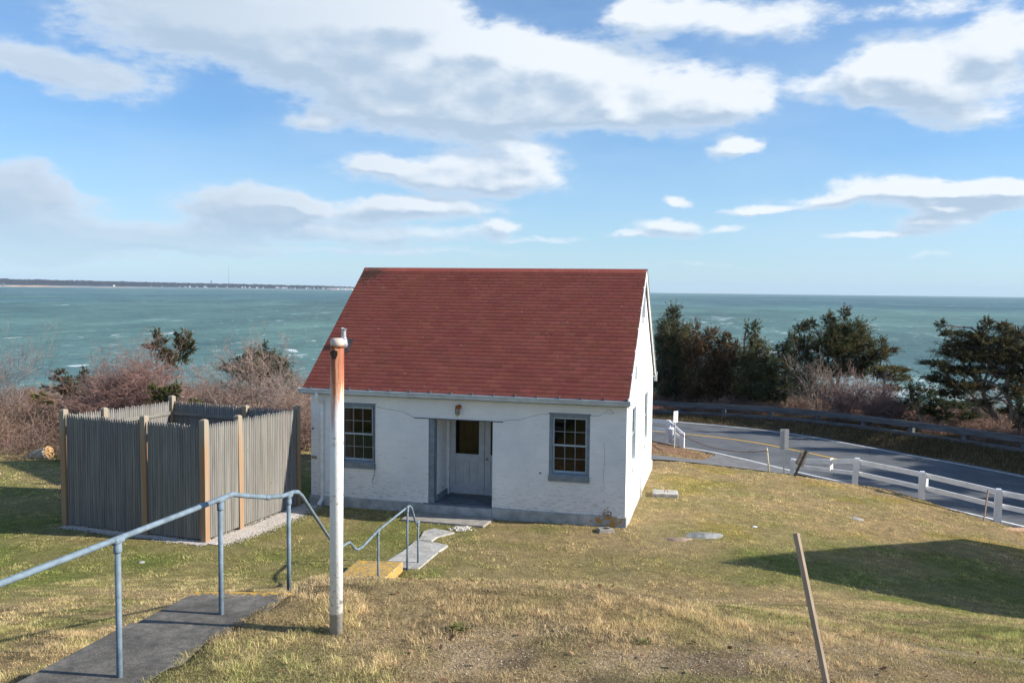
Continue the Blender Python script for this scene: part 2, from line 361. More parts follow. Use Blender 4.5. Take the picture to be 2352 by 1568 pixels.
def sea_fn(t, vec, c):
    big = noise(t, mapping(t, vec, (.0009, .0016, 1)), 1, 4, .6); mid = noise(t, mapping(t, vec, (.022, .010, 1)), 1, 7, .78)
    fin = noise(t, mapping(t, vec, (.30, .28, 1)), 1, 5, .8); far_ = noise(t, mapping(t, vec, (.006, .0013, 1)), 1, 5, .75)
    col = mixc(t, mrange(t, big, .38, .62), (.064, .134, .152), (.094, .176, .158))
    col = mixc(t, 1., col, mixc(t, mrange(t, mid, .30, .70, 0, 1, 'LINEAR'), (.42, .50, .54), (1.60, 1.52, 1.46)), 'MULTIPLY')
    col = mixc(t, 1., col, mixc(t, mrange(t, far_, .32, .68, 0, 1, 'LINEAR'), (.68, .72, .76), (1.34, 1.30, 1.26)), 'MULTIPLY')
    col = mixc(t, 1., col, mixc(t, mrange(t, fin, .3, .7, 0, 1, 'LINEAR'), (.55, .6, .62), (1.5, 1.45, 1.4)), 'MULTIPLY')
    cl = mth(t, 'MULTIPLY', mth(t, 'SUBTRACT', noise(t, mapping(t, vec, (.0022, .0022, 1)), 1, 3, .6), .5), .34)
    cap = noise(t, mapping(t, vec, (.085, .038, 1), (3, 7, 0)), 1, 3, .62, .8); cn = noise(t, mapping(t, vec, (.35, .5, 1)), 1, 3, .7)
    thr = mth(t, 'ADD', mth(t, 'ADD', cap, cl), mth(t, 'MULTIPLY', mth(t, 'SUBTRACT', cn, .5), .22))
    cap2 = noise(t, mapping(t, vec, (.17, .16, 1), (5, 2, 0)), 1, 4, .65, .5); cap3 = noise(t, mapping(t, vec, (.022, .006, 1), (1, 9, 0)), 1, 3, .6)
    foam = mth(t, 'MAXIMUM', mrange(t, thr, .675, .735, 0, .95), mrange(t, mth(t, 'ADD', cap2, cl), .685, .745, 0, .8))
    foam = mth(t, 'MAXIMUM', foam, mrange(t, mth(t, 'ADD', cap3, cl), .68, .76, 0, .6))
    sx = N(t, 'ShaderNodeSeparateXYZ'); lk(t, vec, sx.inputs[0])
    # breakers in the shallows off the right-hand shore
    wob = mth(t, 'MULTIPLY', noise(t, mapping(t, vec, (.02, .02, 1)), 1, 4, .6), 26)
    yy = mth(t, 'ADD', sx.outputs[1], wob)
    br = mth(t, 'MULTIPLY', mrange(t, noise(t, mapping(t, vec, (.035, .16, 1)), 1, 6, .7), .50, .60), mrange(t, yy, 195, 165))
    br = mth(t, 'MULTIPLY', br, mrange(t, sx.outputs[0], 40, 70))
    foam = mth(t, 'MAXIMUM', foam, mth(t, 'MULTIPLY', br, .75))
    return mixc(t, foam, col, (.62, .68, .68))
M_sea = mat('sea_water', rough=.5, bump=0, fn=sea_fn, spec=.2)
t = M_sea.node_tree; b = N(t, 'ShaderNodeBump'); b.inputs['Strength'].default_value = .85; b.inputs['Distance'].default_value = .8
tcn = N(t, 'ShaderNodeTexCoord'); hh = mth(t, 'ADD', noise(t, mapping(t, tcn.outputs['Object'], (.09, .30, 1)), 1, 6, .62), mth(t, 'MULTIPLY', noise(t, mapping(t, tcn.outputs['Object'], (.6, 1.6, 1)), 1, 4, .6), .35))
lk(t, hh, b.inputs['Height']); lk(t, b.outputs[0], t.nodes['Principled BSDF'].inputs['Normal'])

# ------------------------------------------------------------------ ground, road, sea
xs = np.unique(np.concatenate([np.arange(-170, -20, 4), np.arange(-20, -13, .5), np.arange(-13, 18, .16), np.arange(18, 30, .5), np.arange(30, 190, 4)]))
ys = np.unique(np.concatenate([np.arange(-40, 2, 2), np.arange(2, 4.8, .3), np.arange(4.8, 12, .10), np.arange(12, 46, .2), np.arange(46, 70, .8), np.arange(70, 150, 3)]))
X, Y = np.meshgrid(xs, ys); Z = terrain(X, Y)
nx, ny = len(xs), len(ys); idx = np.arange(nx*ny).reshape(ny, nx)
Q = np.stack([idx[:-1, :-1], idx[:-1, 1:], idx[1:, 1:], idx[1:, :-1]], -1).reshape(-1, 4)
xf, yf = X.ravel(), Y.ravel(); c, gr, br = lawn_col(xf, yf); c = c*.55
br3 = br[:, None]; c = c*(1-br3) + EARTH*br3; c = c*(1-.5*sst(.5, .72, fbm(xf*3.1, yf*3.1, 98, 3))*(yf < 12))[:, None]
s_ = sroad(xf, yf)
vg = (sst(7.2, 7.8, s_))[:, None]; vcol = np.array((.13, .10, .06))*(.7+.7*fbm(xf*1.5, yf*1.5, 71, 3))[:, None]; c = c*(1-vg) + vcol*vg
lf = (sst(26, 29, yf + .15*(xf+8))*(xf < 1))[:, None]; c = c*(1-lf) + np.array((.20, .14, .09))*lf
md = (np.exp(-(((xf-5.4)/3.2)**2 + ((yf-36.6)/3.)**2)*.8)*(s_ < 0)*(yf > 32.6))[:, None]; c = c*(1-md) + np.array((.30, .19, .13))*md
ground = npmesh('ground', np.stack([xf, yf, Z.ravel()], 1), Q, M_ground, c, smooth=True); tag(ground, kind='structure')

def strip(name, o0, o1, z, m, i0=0, i1=None):
    P = ROADL[i0:i1]; Nn = ROADN[i0:i1]; A = P + Nn*o0; B = P + Nn*o1; n = len(P)
    V = np.zeros((2*n, 3)); V[:n, :2] = A; V[n:, :2] = B; V[:, 2] = z
    T = np.array([(i, n+i, n+i+1, i+1) for i in range(n-1)]); return tag(npmesh(name, V, T[:, ::-1], m), kind='structure')
strip('road', -.30, 7.45, ZR, M_asphalt)
strip('white_edge_line', -.06, .07, ZR+.006, M_line)
strip('white_far_edge_line', 7.03, 7.16, ZR+.006, M_line)
strip('yellow_centre_line', 3.47, 3.62, ZR+.006, M_yellow, 0, 96)
# asphalt drive joining the road behind the lawn
dpoly_n = [(-3, 35.2), (1.5, 34.9), (4.2, 34.4), (6.2, 34.2), (7.5, 34.7), (8.4, 35.7), (8.70, 36.8)]
dpoly_f = [(-3, 30.0), (1.5, 29.8), (4.2, 29.5), (6.2, 29.4), (8.0, 29.9), (9.6, 31.3), (10.95, 33.15)]
V = []; T = []; K = 10
cn, cf = catmull(dpoly_n, 4), catmull(dpoly_f, 4); n = len(cn)
for i in range(n):
    for j in range(K+1):
        p = cn[i]*(1-j/K) + cf[i]*j/K; V.append((p[0], p[1], 0))
V = np.array(V); sd = sroad(V[:, 0], V[:, 1]); V[:, 2] = terrain(V[:, 0], V[:, 1], False) + .045
V[:, 2] = np.where(sd > -1.0, np.maximum(V[:, 2], ZR+.004)*(1-sst(-.9, -.2, sd)) + (ZR+.003)*sst(-.9, -.2, sd), V[:, 2])
for i in range(n-1):
    for j in range(K): a = i*(K+1)+j; T.append((a, a+K+1, a+K+2, a+1))
M_drive = mat('worn_asphalt', (.17, .17, .17), .9, 3, .2, .4, 90)
tag(npmesh('driveway', V, T, M_drive, smooth=True), kind='structure')
# sea
sx_ = np.concatenate([-np.geomspace(30000, 60, 26), [0], np.geomspace(60, 30000, 26)]); sy_ = np.concatenate([[20, 60], np.geomspace(90, 26000, 40)])
X, Y = np.meshgrid(sx_, sy_); nx, ny = len(sx_), len(sy_); idx = np.arange(nx*ny).reshape(ny, nx)
Q = np.stack([idx[:-1, :-1], idx[:-1, 1:], idx[1:, 1:], idx[1:, :-1]], -1).reshape(-1, 4)
SEA = -12.5
tag(npmesh('sea', np.stack([X.ravel(), Y.ravel(), np.full(X.size, SEA)], 1), Q, M_sea), kind='structure')

# ------------------------------------------------------------------ concrete path, steps and slabs
def conc_fn(lich=0., base0=(.17, .165, .16), base1=(.28, .275, .265), ysplit=None):
    def fn(t, vec, c):
        n = noise(t, vec, 3, 5, .6); f = noise(t, vec, 90, 3, .8); c = mixc(t, mrange(t, n, .3, .7), base0, base1)
        c = mixc(t, 1., c, mixc(t, f, (.4, .4, .4), (1.6, 1.6, 1.6)), 'MULTIPLY')
        c = mixc(t, 1., c, mixc(t, mrange(t, noise(t, vec, 14, 5, .75), .3, .7), (.72, .72, .72), (1.3, 1.28, 1.25)), 'MULTIPLY')
        if lich:
            l = noise(t, mapping(t, vec, (1, 1.6, 1), (5, 1, 0)), 19, 6, .8, .4); th = mrange(t, l, .56-lich, .60-lich)
            if ysplit:
                sx = N(t, 'ShaderNodeSeparateXYZ'); lk(t, vec, sx.inputs[0]); th = mrange(t, mth(t, 'ADD', l, mrange(t, sx.outputs[1], ysplit[0], ysplit[1], ysplit[2], ysplit[3], 'LINEAR')), .56, .60)
            c = mixc(t, mth(t, 'MULTIPLY', th, .92), c, (.62, .36, .035))
        return c
    return fn
M_path = mat('path_concrete', rough=.92, bump=.5, bscale=60, fn=conc_fn(.1, (.085, .080, .072), (.15, .14, .125), (7.42, 7.62, -.11, .10)))
M_land = mat('lichen_concrete', rough=.92, bump=.5, bscale=60, fn=conc_fn(.1, (.14, .135, .13), (.22, .215, .2), (15.5, 16.1, -.04, .09)))
M_conc = mat('pale_concrete', rough=.92, bump=.4, bscale=50, fn=conc_fn(0, (.30, .295, .28), (.44, .43, .41)))
M_conc2 = mat('worn_concrete', (.30, .28, .25), .92, 5, .2, .4, 50)
def slabpoly(name, P, z0, z1, m, bevel=.015):
    mb = MB(); mb.prism(P, lambda x, y: (x, y, z0), lambda x, y: (x, y, z1)); return tag(mb.build(name, m, bevel=bevel), kind='structure')
ys_ = [3.9, 5.35, 6.85, 7.66]
for i in range(3):
    a, b2 = ys_[i]+.012, ys_[i+1]-.012; z = (2.865, 2.86, 2.835)[i]
    wa_, wb_ = float(PATHL(a)), float(PATHL(b2)); w = .86
    slabpoly('path', [(wa_, a), (wa_+w+.02*i, a), (wb_+w, b2), (wb_, b2)], z-.30, z, M_path)
for i in range(14):
    ya = 7.68 + i*.445; z = 2.64 - i*.178; xa, xb = float(PATHL(ya)), float(PATHL(ya+.46))
    slabpoly('path_step', [(xa, ya), (xa+.80, ya), (xb+.80, ya+.437), (xb, ya+.437)], z-.4, z, M_land)
slabpoly('path_landing', [(-3.40, 13.95), (-2.62, 13.95), (-2.42, 15.44), (-3.29, 15.44)], -.1, .17, M_land)
slabpoly('path_landing', [(-3.28, 15.46), (-2.41, 15.46), (-2.10, 16.92), (-3.02, 16.97)], -.1, .185, M_land)
slabpoly('path', [(-2.66, 17.0), (-1.80, 17.0), (-1.50, 18.1), (-2.28, 18.1)], -.1, .028, M_conc)
slabpoly('path', [(-2.27, 18.12), (-1.49, 18.12), (-1.33, 18.60), (-1.72, 18.86), (-2.08, 18.92)], -.1, .030, M_conc)
slabpoly('path', [(-2.02, 18.98), (-1.72, 18.93), (-1.62, 19.25), (-1.25, 19.62), (-1.75, 19.95), (-1.98, 19.7)], -.1, .026, M_conc)
slabpoly('doorstep_slab', [(-2.62, 20.62), (-.62, 20.10), (-.36, 20.86), (-2.46, 21.38)], -.1, .045, M_conc2)

# ------------------------------------------------------------------ the white shed
A = Vector((2.704, 20.192, 0)); HY = R(-13.8); L_, D_ = 8.05, 7.3
house = empty('shed', A, HY, 'single-storey white masonry shed with a red shingle gable roof', 'shed')
def wall_fn(t, vec, c):
    big = noise(t, vec, .9, 5, .6); fl = noise(t, mapping(t, vec, (2.2, 2.2, 14)), 2.2, 6, .72); sp = noise(t, vec, 34, 3, .7)
    c = mixc(t, mrange(t, big, .3, .75), (.74, .755, .76), (.87, .87, .85)); c = mixc(t, 1., c, mixc(t, noise(t, mapping(t, vec, (1.2, 1.2, 16)), 1, 5, .65), (.90, .91, .93), (1.08, 1.08, 1.08)), 'MULTIPLY')
    sx = N(t, 'ShaderNodeSeparateXYZ'); lk(t, vec, sx.inputs[0]); low = mrange(t, sx.outputs[2], 1.5, .2, 0, .075)
    c = mixc(t, mrange(t, mth(t, 'ADD', fl, low), .60, .66, 0, .6), c, (.36, .34, .31))
    c = mixc(t, mrange(t, mth(t, 'ADD', sp, mth(t, 'MULTIPLY', low, 1.2)), .74, .78, 0, .5), c, (.30, .28, .26))
    # lichen rising from the foundation near the right-hand corner and beside the door
    l = noise(t, vec, 13, 5, .75)
    def spot(x0, wx, zt, k):
        dx = mth(t, 'ABSOLUTE', mth(t, 'SUBTRACT', sx.outputs[0], x0)); a = mrange(t, dx, wx, 0, 0, 1, 'LINEAR'); b_ = mrange(t, sx.outputs[2], zt, .1, 0, 1, 'LINEAR')
        return mth(t, 'MULTIPLY', mth(t, 'MULTIPLY', a, b_), k)
    s = mth(t, 'MAXIMUM', spot(-.42, .42, .85, .55), spot(-.50, .09, 1.9, .36)); s = mth(t, 'MAXIMUM', s, spot(-2.6, .7, .55, .36)); s = mth(t, 'MAXIMUM', s, spot(-5.5, .45, .5, .34))
    th = mrange(t, mth(t, 'ADD', l, s), .80, .86)
    c = mixc(t, mth(t, 'MULTIPLY', th, .9), c, mixc(t, noise(t, vec, 30, 2, .5), (.10, .07, .03), (.36, .17, .02)))
    return c
M_wall = mat('white_painted_masonry', rough=.75, bump=0, fn=wall_fn)
t = M_wall.node_tree; tcn = N(t, 'ShaderNodeTexCoord')
bk = N(t, 'ShaderNodeTexBrick'); bk.inputs['Scale'].default_value = 1; bk.inputs['Brick Width'].default_value = .40; bk.inputs['Row Height'].default_value = .067; bk.inputs['Mortar Size'].default_value = .008; bk.inputs['Mortar Smooth'].default_value = .7
bk.inputs['Color1'].default_value = (1, 1, 1, 1); bk.inputs['Color2'].default_value = (.85, .85, .85, 1); bk.inputs['Mortar'].default_value = (0, 0, 0, 1)
sxyz = N(t, 'ShaderNodeSeparateXYZ'); lk(t, tcn.outputs['Object'], sxyz.inputs[0]); cb = N(t, 'ShaderNodeCombineXYZ')
lk(t, mth(t, 'ADD', sxyz.outputs[0], sxyz.outputs[1]), cb.inputs[0]); lk(t, sxyz.outputs[2], cb.inputs[1]); lk(t, cb.outputs[0], bk.inputs['Vector'])
bh = mth(t, 'ADD', mth(t, 'MULTIPLY', bk.outputs['Color'], .30), noise(t, mapping(t, tcn.outputs['Object'], (1, 1, 3)), 9, 6, .7))
b = N(t, 'ShaderNodeBump'); b.inputs['Strength'].default_value = .65; b.inputs['Distance'].default_value = .03; lk(t, bh, b.inputs['Height']); lk(t, b.outputs[0], t.nodes['Principled BSDF'].inputs['Normal'])
def found_fn(t, vec, c):
    n = noise(t, vec, 3, 6, .65); c = mixc(t, mrange(t, n, .3, .7), (.27, .285, .29), (.47, .485, .48))
    sx = N(t, 'ShaderNodeSeparateXYZ'); lk(t, vec, sx.inputs[0]); dx = mth(t, 'ABSOLUTE', mth(t, 'SUBTRACT', sx.outputs[0], -.35))
    l = noise(t, vec, 9, 5, .7); th = mrange(t, mth(t, 'ADD', l, mrange(t, dx, .75, 0, 0, .22, 'LINEAR')), .66, .73)
    return mixc(t, mth(t, 'MULTIPLY', th, .85), c, (.42, .22, .03))
M_found = mat('grey_painted_foundation', rough=.9, bump=.5, bscale=26, fn=found_fn)
M_trim = mat('blue_grey_trim_paint', (.185, .225, .255), .6, 6, .18, .15)
M_trim2 = mat('light_blue_grey_sash', (.36, .43, .48), .5, 6, .12, .1)
M_munt = mat('grey_muntin', (.20, .215, .225), .6, 6, .12, .1)
M_white = mat('white_wood_paint', (.74, .75, .74), .55, 7, .10, .2, 30)
M_gutter = mat('grey_white_gutter', (.47, .53, .57), .45, 4, .12, .05, spec=.5)
M_dark = mat('dark_metal', (.045, .045, .05), .5, 10, .3, .1)
M_floor = mat('porch_floor_paint', (.12, .14, .165), .7, 4, .3, .2)
M_brown = mat('brown_interior', (.10, .058, .045), .8, 3, .5, .1, stretch=(6, 6, .5))
M_brass = mat('knob_metal', (.35, .30, .22), .35, 10, .1, 0, metal=.9)
def glass_mat(name, tint=(.5, .55, .55), k=.005):
    M = bpy.data.materials.new(name); M.use_nodes = True; t = M.node_tree; t.nodes.remove(t.nodes['Principled BSDF'])
    fr = N(t, 'ShaderNodeFresnel'); fr.inputs[0].default_value = 1.42; tr = N(t, 'ShaderNodeBsdfTransparent'); tr.inputs[0].default_value = (*tint, 1)
    gl = N(t, 'ShaderNodeBsdfGlossy'); gl.inputs['Roughness'].default_value = .03
    tcn = N(t, 'ShaderNodeTexCoord'); bb = N(t, 'ShaderNodeBump'); bb.inputs['Strength'].default_value = .04; lk(t, noise(t, tcn.outputs['Object'], 2.5, 2, .5), bb.inputs['Height']); lk(t, bb.outputs[0], gl.inputs['Normal'])
    mx = N(t, 'ShaderNodeMixShader'); lk(t, mth(t, 'ADD', fr.outputs[0], k, clamp=True), mx.inputs[0]); lk(t, tr.outputs[0], mx.inputs[1]); lk(t, gl.outputs[0], mx.inputs[2])
    lk(t, mx.outputs[0], t.nodes['Material Output'].inputs[0]); return M
M_glass = glass_mat('window_glass')

WT = .26; HW = 3.06; SL = (6.15-3.06)/3.85
def wall_panel(mb, U, Zr, holes, P, th):
    """P(u, depth, z) -> point; rectangular wall with real openings and reveals"""
    us = sorted({U[0], U[1], *[h[0] for h in holes], *[h[1] for h in holes]}); zs = sorted({Zr[0], Zr[1], *[h[2] for h in holes], *[h[3] for h in holes]})
    inh = lambda u, z: any(h[0] < u < h[1] and h[2] < z < h[3] for h in holes)
    for i in range(len(us)-1):
        for j in range(len(zs)-1):
            u0, u1, z0, z1 = us[i], us[i+1], zs[j], zs[j+1]
            if inh((u0+u1)/2, (z0+z1)/2): continue
            mb.add([P(u0, 0, z0), P(u1, 0, z0), P(u1, 0, z1), P(u0, 0, z1)], [(0, 1, 2, 3)]); mb.add([P(u0, th, z0), P(u1, th, z0), P(u1, th, z1), P(u0, th, z1)], [(3, 2, 1, 0)])
    for (a, b_, c_, d_) in holes:
        for q in ([(a, c_), (a, d_)], [(b_, d_), (b_, c_)], [(a, d_), (b_, d_)], [(b_, c_), (a, c_)]):
            (u0, z0), (u1, z1) = q; mb.add([P(u0, 0, z0), P(u1, 0, z1), P(u1, th, z1), P(u0, th, z0)], [(0, 1, 2, 3)])
FW = [(-1.842, -.862, 1.17, 2.628), (-7.27, -6.29, 1.17, 2.648)]
SW = [(1.25, 2.35, 1.2, 2.70), (4.65, 5.75, 1.2, 2.70)]
DOOR = (-4.88, -3.24, .262, 2.365)
PF = lambda u, d, z: (u, d, z); PS = lambda u, d, z: (-d, u, z); PB = lambda u, d, z: (u, D_-d, z); PL = lambda u, d, z: (-L_+d, u, z)
mb = MB(); wall_panel(mb, (-L_, 0), (.26, HW), FW + [DOOR], PF, WT)
wall_panel(mb, (0, D_), (.26, HW), SW, PS, WT); wall_panel(mb, (-L_, 0), (.26, HW), [], PB, WT); wall_panel(mb, (0, D_), (.26, HW), [], PL, WT)
for x0, x1 in ((-WT, 0), (-L_, -L_+WT)):
    mb.prism([(0, HW), (D_, HW), (D_/2, HW+D_/2*SL)], lambda y, z: (x1, y, z), lambda y, z: (x0, y, z))
# entrance recess walls and ceiling
RX0, RX1, RD = -4.74, -2.86, 1.05
mb.box(RX0-.10, RX0, WT+.002, RD+.1, .28, 2.5); mb.box(RX1, RX1+.1, WT+.002, RD+.1, .28, 2.5); mb.box(RX0, RX1, WT+.002, RD, 2.42, 2.5)
mb.box(RX1, RX1+.38, RD-.0, RD+.1, .28, 2.5)
mb.build('wall', M_wall, house)
mb = MB(); o = .035
mb.box(-L_-o, DOOR[0]-.12, -o, .30, -.25, .258); mb.box(DOOR[1]+.0, o, -o, .30, -.25, .258); mb.box(DOOR[0]-.12, DOOR[1], -o-.02, .30, -.25, .232)
mb.box(-L_-o, -L_+.3, .30, D_+o, -.25, .255); mb.box(-L_+.3, -.3, D_-.3, D_+o, -.25, .255)
mb.build('foundation', M_found, house, bevel=.012)
MB().box(-.30, o, .301, D_+o, -.25, .255).build('foundation', M_wall, house, bevel=.012)
mb = MB(); mb.box(RX0-.1, RX1+.4, .0, RD+.1, .10, .266); mb.build('porch_floor', M_floor, house)
mb = MB(); mb.box(RX0+.002, RX0+.03, .27, RD, .27, .42); mb.box(RX0-.13, RX0+.001, .02, .24, .27, DOOR[3]-.002); mb.build('door_frame', M_trim, house)
mb = MB(); mb.box(-5.26, -2.98, -.018, .10, 2.368, 2.385); mb.build('lintel', M_dark, house)
# doors
def leaf(x0, x1, z0, z1, y, knob):
    mb = MB(); st = .15; zl = z0 + .98
    mb.box(x0, x0+st, y, y+.045, z0, z1); mb.box(x1-st, x1, y, y+.045, z0, z1)
    mb.box(x0+st, x1-st, y, y+.045, z0, z0+.26); mb.box(x0+st, x1-st, y, y+.045, zl-.12, zl+.06); mb.box(x0+st, x1-st, y, y+.045, z1-.14, z1)
    xm = (x0+x1)/2; mb.box(xm-.06, xm+.06, y, y+.045, z0+.26, zl-.12)
    for a, b_ in ((x0+st, xm-.06), (xm+.06, x1-st)):
        mb.box(a, b_, y+.016, y+.034, z0+.26, zl-.12); mb.box(a+.045, b_-.045, y+.006, y+.02, z0+.305, zl-.165)
    d = mb.build('door', M_door, house, bevel=.004)
    g_ = MB().box(x0+st, x1-st, y+.018, y+.026, zl+.06, z1-.14).build('pane', M_glass, d)
    if knob:
        mb = MB(); mb.tube([(knob, y, zl-.04), (knob, y-.02, zl-.04), (knob, y-.04, zl-.04), (knob, y-.06, zl-.04)], [.012, .014, .03, .022], 12); mb.build('handle', M_brass, d, True)
    return d
M_door = mat('grey_white_door_paint', (.48, .50, .53), .6, 6, .08, .1)
leaf(-4.66, -3.735, .30, 2.40, RD, None); leaf(-3.725, -2.80+.0, .30, 2.40, RD, -3.66)
mb = MB(); mb.box(RX0, -4.668, RD-.02, RD+.06, .27, 2.42); mb.build('door_frame', M_white, house)
# windows
def window(P, u0, u1, z0, z1, inset, sashm, grid_vis, sill_drop, framem):
    fm = MB(); t_ = .075; Dp = inset
    def bx(mb, a, b_, d0_, d1_, c_, e_):
        p = [P(u, d, z) for z in (c_, e_) for (u, d) in ((a, d0_), (b_, d0_), (b_, d1_), (a, d1_))]
        mb.add(p, [(3, 2, 1, 0), (4, 5, 6, 7), (0, 1, 5, 4), (1, 2, 6, 5), (2, 3, 7, 6), (3, 0, 4, 7)])
    for (a, b_, c_, e_) in ((u0, u0+t_, z0, z1), (u1-t_, u1, z0, z1), (u0+t_, u1-t_, z1-.075, z1), (u0+t_, u1-t_, z0, z0+.035)):
        bx(fm, a, b_, .012, Dp, c_, e_)
    w = fm.build('window', framem, house, bevel=.004)
    a, b_ = u0+t_, u1-t_; zb, zt = z0+.035, z1-.075; zm = (zb+zt)/2
    for k, (za, zc, dd) in enumerate(((zm-.02, zt, .055), (zb, zm+.02, .095))):
        sm = MB(); r_ = .04
        for q in ((a, a+r_, za, zc), (b_-r_, b_, za, zc), (a+r_, b_-r_, zc-r_, zc), (a+r_, b_-r_, za, za+r_*(1.4 if k else 1))): bx(sm, q[0], q[1], dd, dd+.035, q[2], q[3])
        s = sm.build('sash', sashm, w)
        mm_ = MB(); ww = (b_-a-2*r_)
        for i in (1, 2):
            u = a+r_+ww*i/3; bx(mm_, u-.009, u+.009, dd+.008, dd+.03, za+r_, zc-r_)
        zc_ = (za+zc)/2; bx(mm_, a+r_, b_-r_, dd+.010, dd+.028, zc_-.009, zc_+.009)
        mm_.build('muntin', M_munt, w)
        gm = MB(); bx(gm, a+r_*.5, b_-r_*.5, dd+.016, dd+.020, za+.02, zc-.02); gm.build('pane', M_glass, w)
    sl = MB(); bx(sl, u0-.005, u1+.005, -.05, .11, z0-.145, z0-.002)
    for i in (0, 1, 2, 3): pass
    sl.build('sill', framem, w, bevel=.006)
    return w
w_r = window(PF, *FW[0], .12, M_trim2, True, .15, M_trim); w_r['label'] = 'right front window with blue grey surround'
w_l = window(PF, *FW[1], .12, M_trim2, True, .15, M_trim); w_l['label'] = 'left front window behind the rusty pole'
for q in SW: window(PS, q[0], q[1], q[2], q[3], .14, M_trim2, True, .15, M_white)
# interior: boarded brown room
mb = MB(); mb.box(-8+.35, -5.0, 1.4, 1.45, .3, 3.0); mb.box(-2.4, -.35, .62, .66, .3, 3.0); mb.box(-4.9, -2.6, 2.2, 2.25, .3, 3.0); mb.box(-7.7, -.3, 1.25, 7.0, .22, .255); mb.box(-7.7, -.3, .27, 7.0, 2.98, 3.02)
mb.build('interior_board', M_brown, house)
mb = MB(); mb.box(-7.2, -6.4, .35, .36, 1.15, 1.9); mb.build('curtain', mat('grey_curtain', (.60, .57, .52), .9, 5, .3, .3, stretch=(8, 1, .6)), house)
MB().box(-1.86, -.84, -.004, .012, 2.628, 2.66).build('window_head', M_trim, house); MB().box(-7.29, -6.27, -.004, .012, 2.648, 2.68).build('window_head', M_trim, house)
# arched louvre in the gable
mb = MB(); arc = [(3.28, 4.86), (4.02, 4.86), (4.02, 5.28)] + [(3.65+.37*math.cos(a), 5.28+.37*math.sin(a)) for a in np.linspace(0, math.pi, 14)][1:-1] + [(3.28, 5.28)]
mb.prism(arc, lambda y, z: (.004, y, z), lambda y, z: (.02, y, z)); lv = mb.build('gable_louvre', mat('louvre_grey', (.18, .20, .22), .7), house)
mb = MB()
for i in range(9):
    z = 4.92+i*.078; hw_ = .35 if z < 5.28 else math.sqrt(max(.37**2-(z-5.28)**2, .01))*.93
    mb.obox((.024, 3.65-hw_, z), (.024, 3.65+hw_, z), .012, .016, (1, 0, 1))
mb.build('slat', M_trim, lv); lv.data.name = 'gable_louvre'; mb = MB(); mb.box(.0, .07, 3.2, 4.1, 4.76, 4.858); mb.build('sill', M_white, lv)
mb = MB(); mb.box(.003, .03, 1.75, 1.95, 3.35, 3.68); mb.build('vent_plate', M_trim2, house)
# small fittings on the walls
mb = MB(); mb.tube([(-7.99, 0, 1.975), (-7.99, -.03, 1.975)], .022, 8); mb.build('wall_bolt', M_dark, house)
mb = MB(); mb.box(-8.03, -7.89, -.02, -.001, 1.20, 1.27); mb.build('wall_plate', mat('tan_plate', (.35, .28, .2), .7), house)
mb = MB(); mb.tube([(-2.05, 0, 1.19), (-2.05, -.02, 1.19)], .02, 8); mb.build('wall_bolt', M_dark, house)
mb = MB(); mb.tube([(.0, 3.2, .62), (.06, 3.2, .62), (.07, 3.2, .55), (.07, 3.2, 0)], .028, 8); mb.tube([(.05, 3.2, .62), (.05, 3.0, .66), (.05, 2.95, .45)], .012, 6); mb.build('standpipe', M_white, house, True)
mb = MB(); mb.tube([(-6.33, -.03, 2.6), (-6.315, -.04, 2.2), (-6.31, -.045, 1.7), (-6.28, -.06, 1.25), (-6.26, -.07, 1.05), (-6.30, -.09, .82), (-6.33, -.09, .72)], .008, 6); mb.build('loose_cable', M_dark, house, True)
M_rust = mat('rusty_iron', (.30, .10, .035), .85, 12, .55, .4)
mb = MB(); mb.tube([(-4.09, 0, 2.70), (-4.09, -.10, 2.70)], .055, 12); mb.tube([(-4.10, -.12, 2.74), (-4.10, -.12, 2.66)], [.05, .06], 12); lampo = mb.build('wall_lamp', M_rust, house, True)
mb = MB(); mb.tube([(-4.10, -.12, 2.655), (-4.10, -.12, 2.62), (-4.10, -.12, 2.52), (-4.10, -.12, 2.48)], [.045, .05, .045, .02], 12); mb.build('lamp_glass', mat('frosted_lamp_glass', (.42, .40, .34), .3, 20, .3, .1), lampo, True)
mb = MB()
for i in range(6):
    a = i*math.pi/3; ca, sa = math.cos(a)*.056, math.sin(a)*.056
    mb.tube([(-4.10+ca, -.12+sa, 2.66), (-4.10+ca, -.12+sa, 2.54), (-4.10, -.12, 2.465)], .004, 4)
for z in (2.6, 2.54): mb.tube([(-4.10+.057*math.cos(a), -.12+.057*math.sin(a), z) for a in np.linspace(0, 2*math.pi, 13)], .004, 4, False)
mb.build('lamp_cage', M_dark, lampo)
# stepped cracks in the masonry
M_crack = mat('crack_line', (.10, .10, .10), .9)
def crack(pts, w=.006):
    mb = MB()
    for a, b_ in zip(pts[:-1], pts[1:]): mb.obox((a[0], -.001, a[1]), (b_[0], -.001, b_[1]), .006, w, (0, 0, 1))
    mb.build('wall_crack', M_crack, house)
crack([(-2.98, 2.38), (-2.9, 2.43), (-2.6, 2.44), (-2.45, 2.49), (-2.1, 2.60), (-1.86, 2.62)]); crack([(-.84, 2.62), (-.62, 2.64), (-.58, 2.69), (-.50, 2.70), (-.47, 2.77), (-.38, 2.78), (-.30, 2.71), (-.46, 2.69)])
crack([(-5.26, 2.39), (-5.4, 2.45), (-5.6, 2.52), (-5.9, 2.55), (-6.25, 2.6)]); crack([(-.52, 2.0), (-.50, 1.6), (-.53, 1.2), (-.50, .9)], .004)

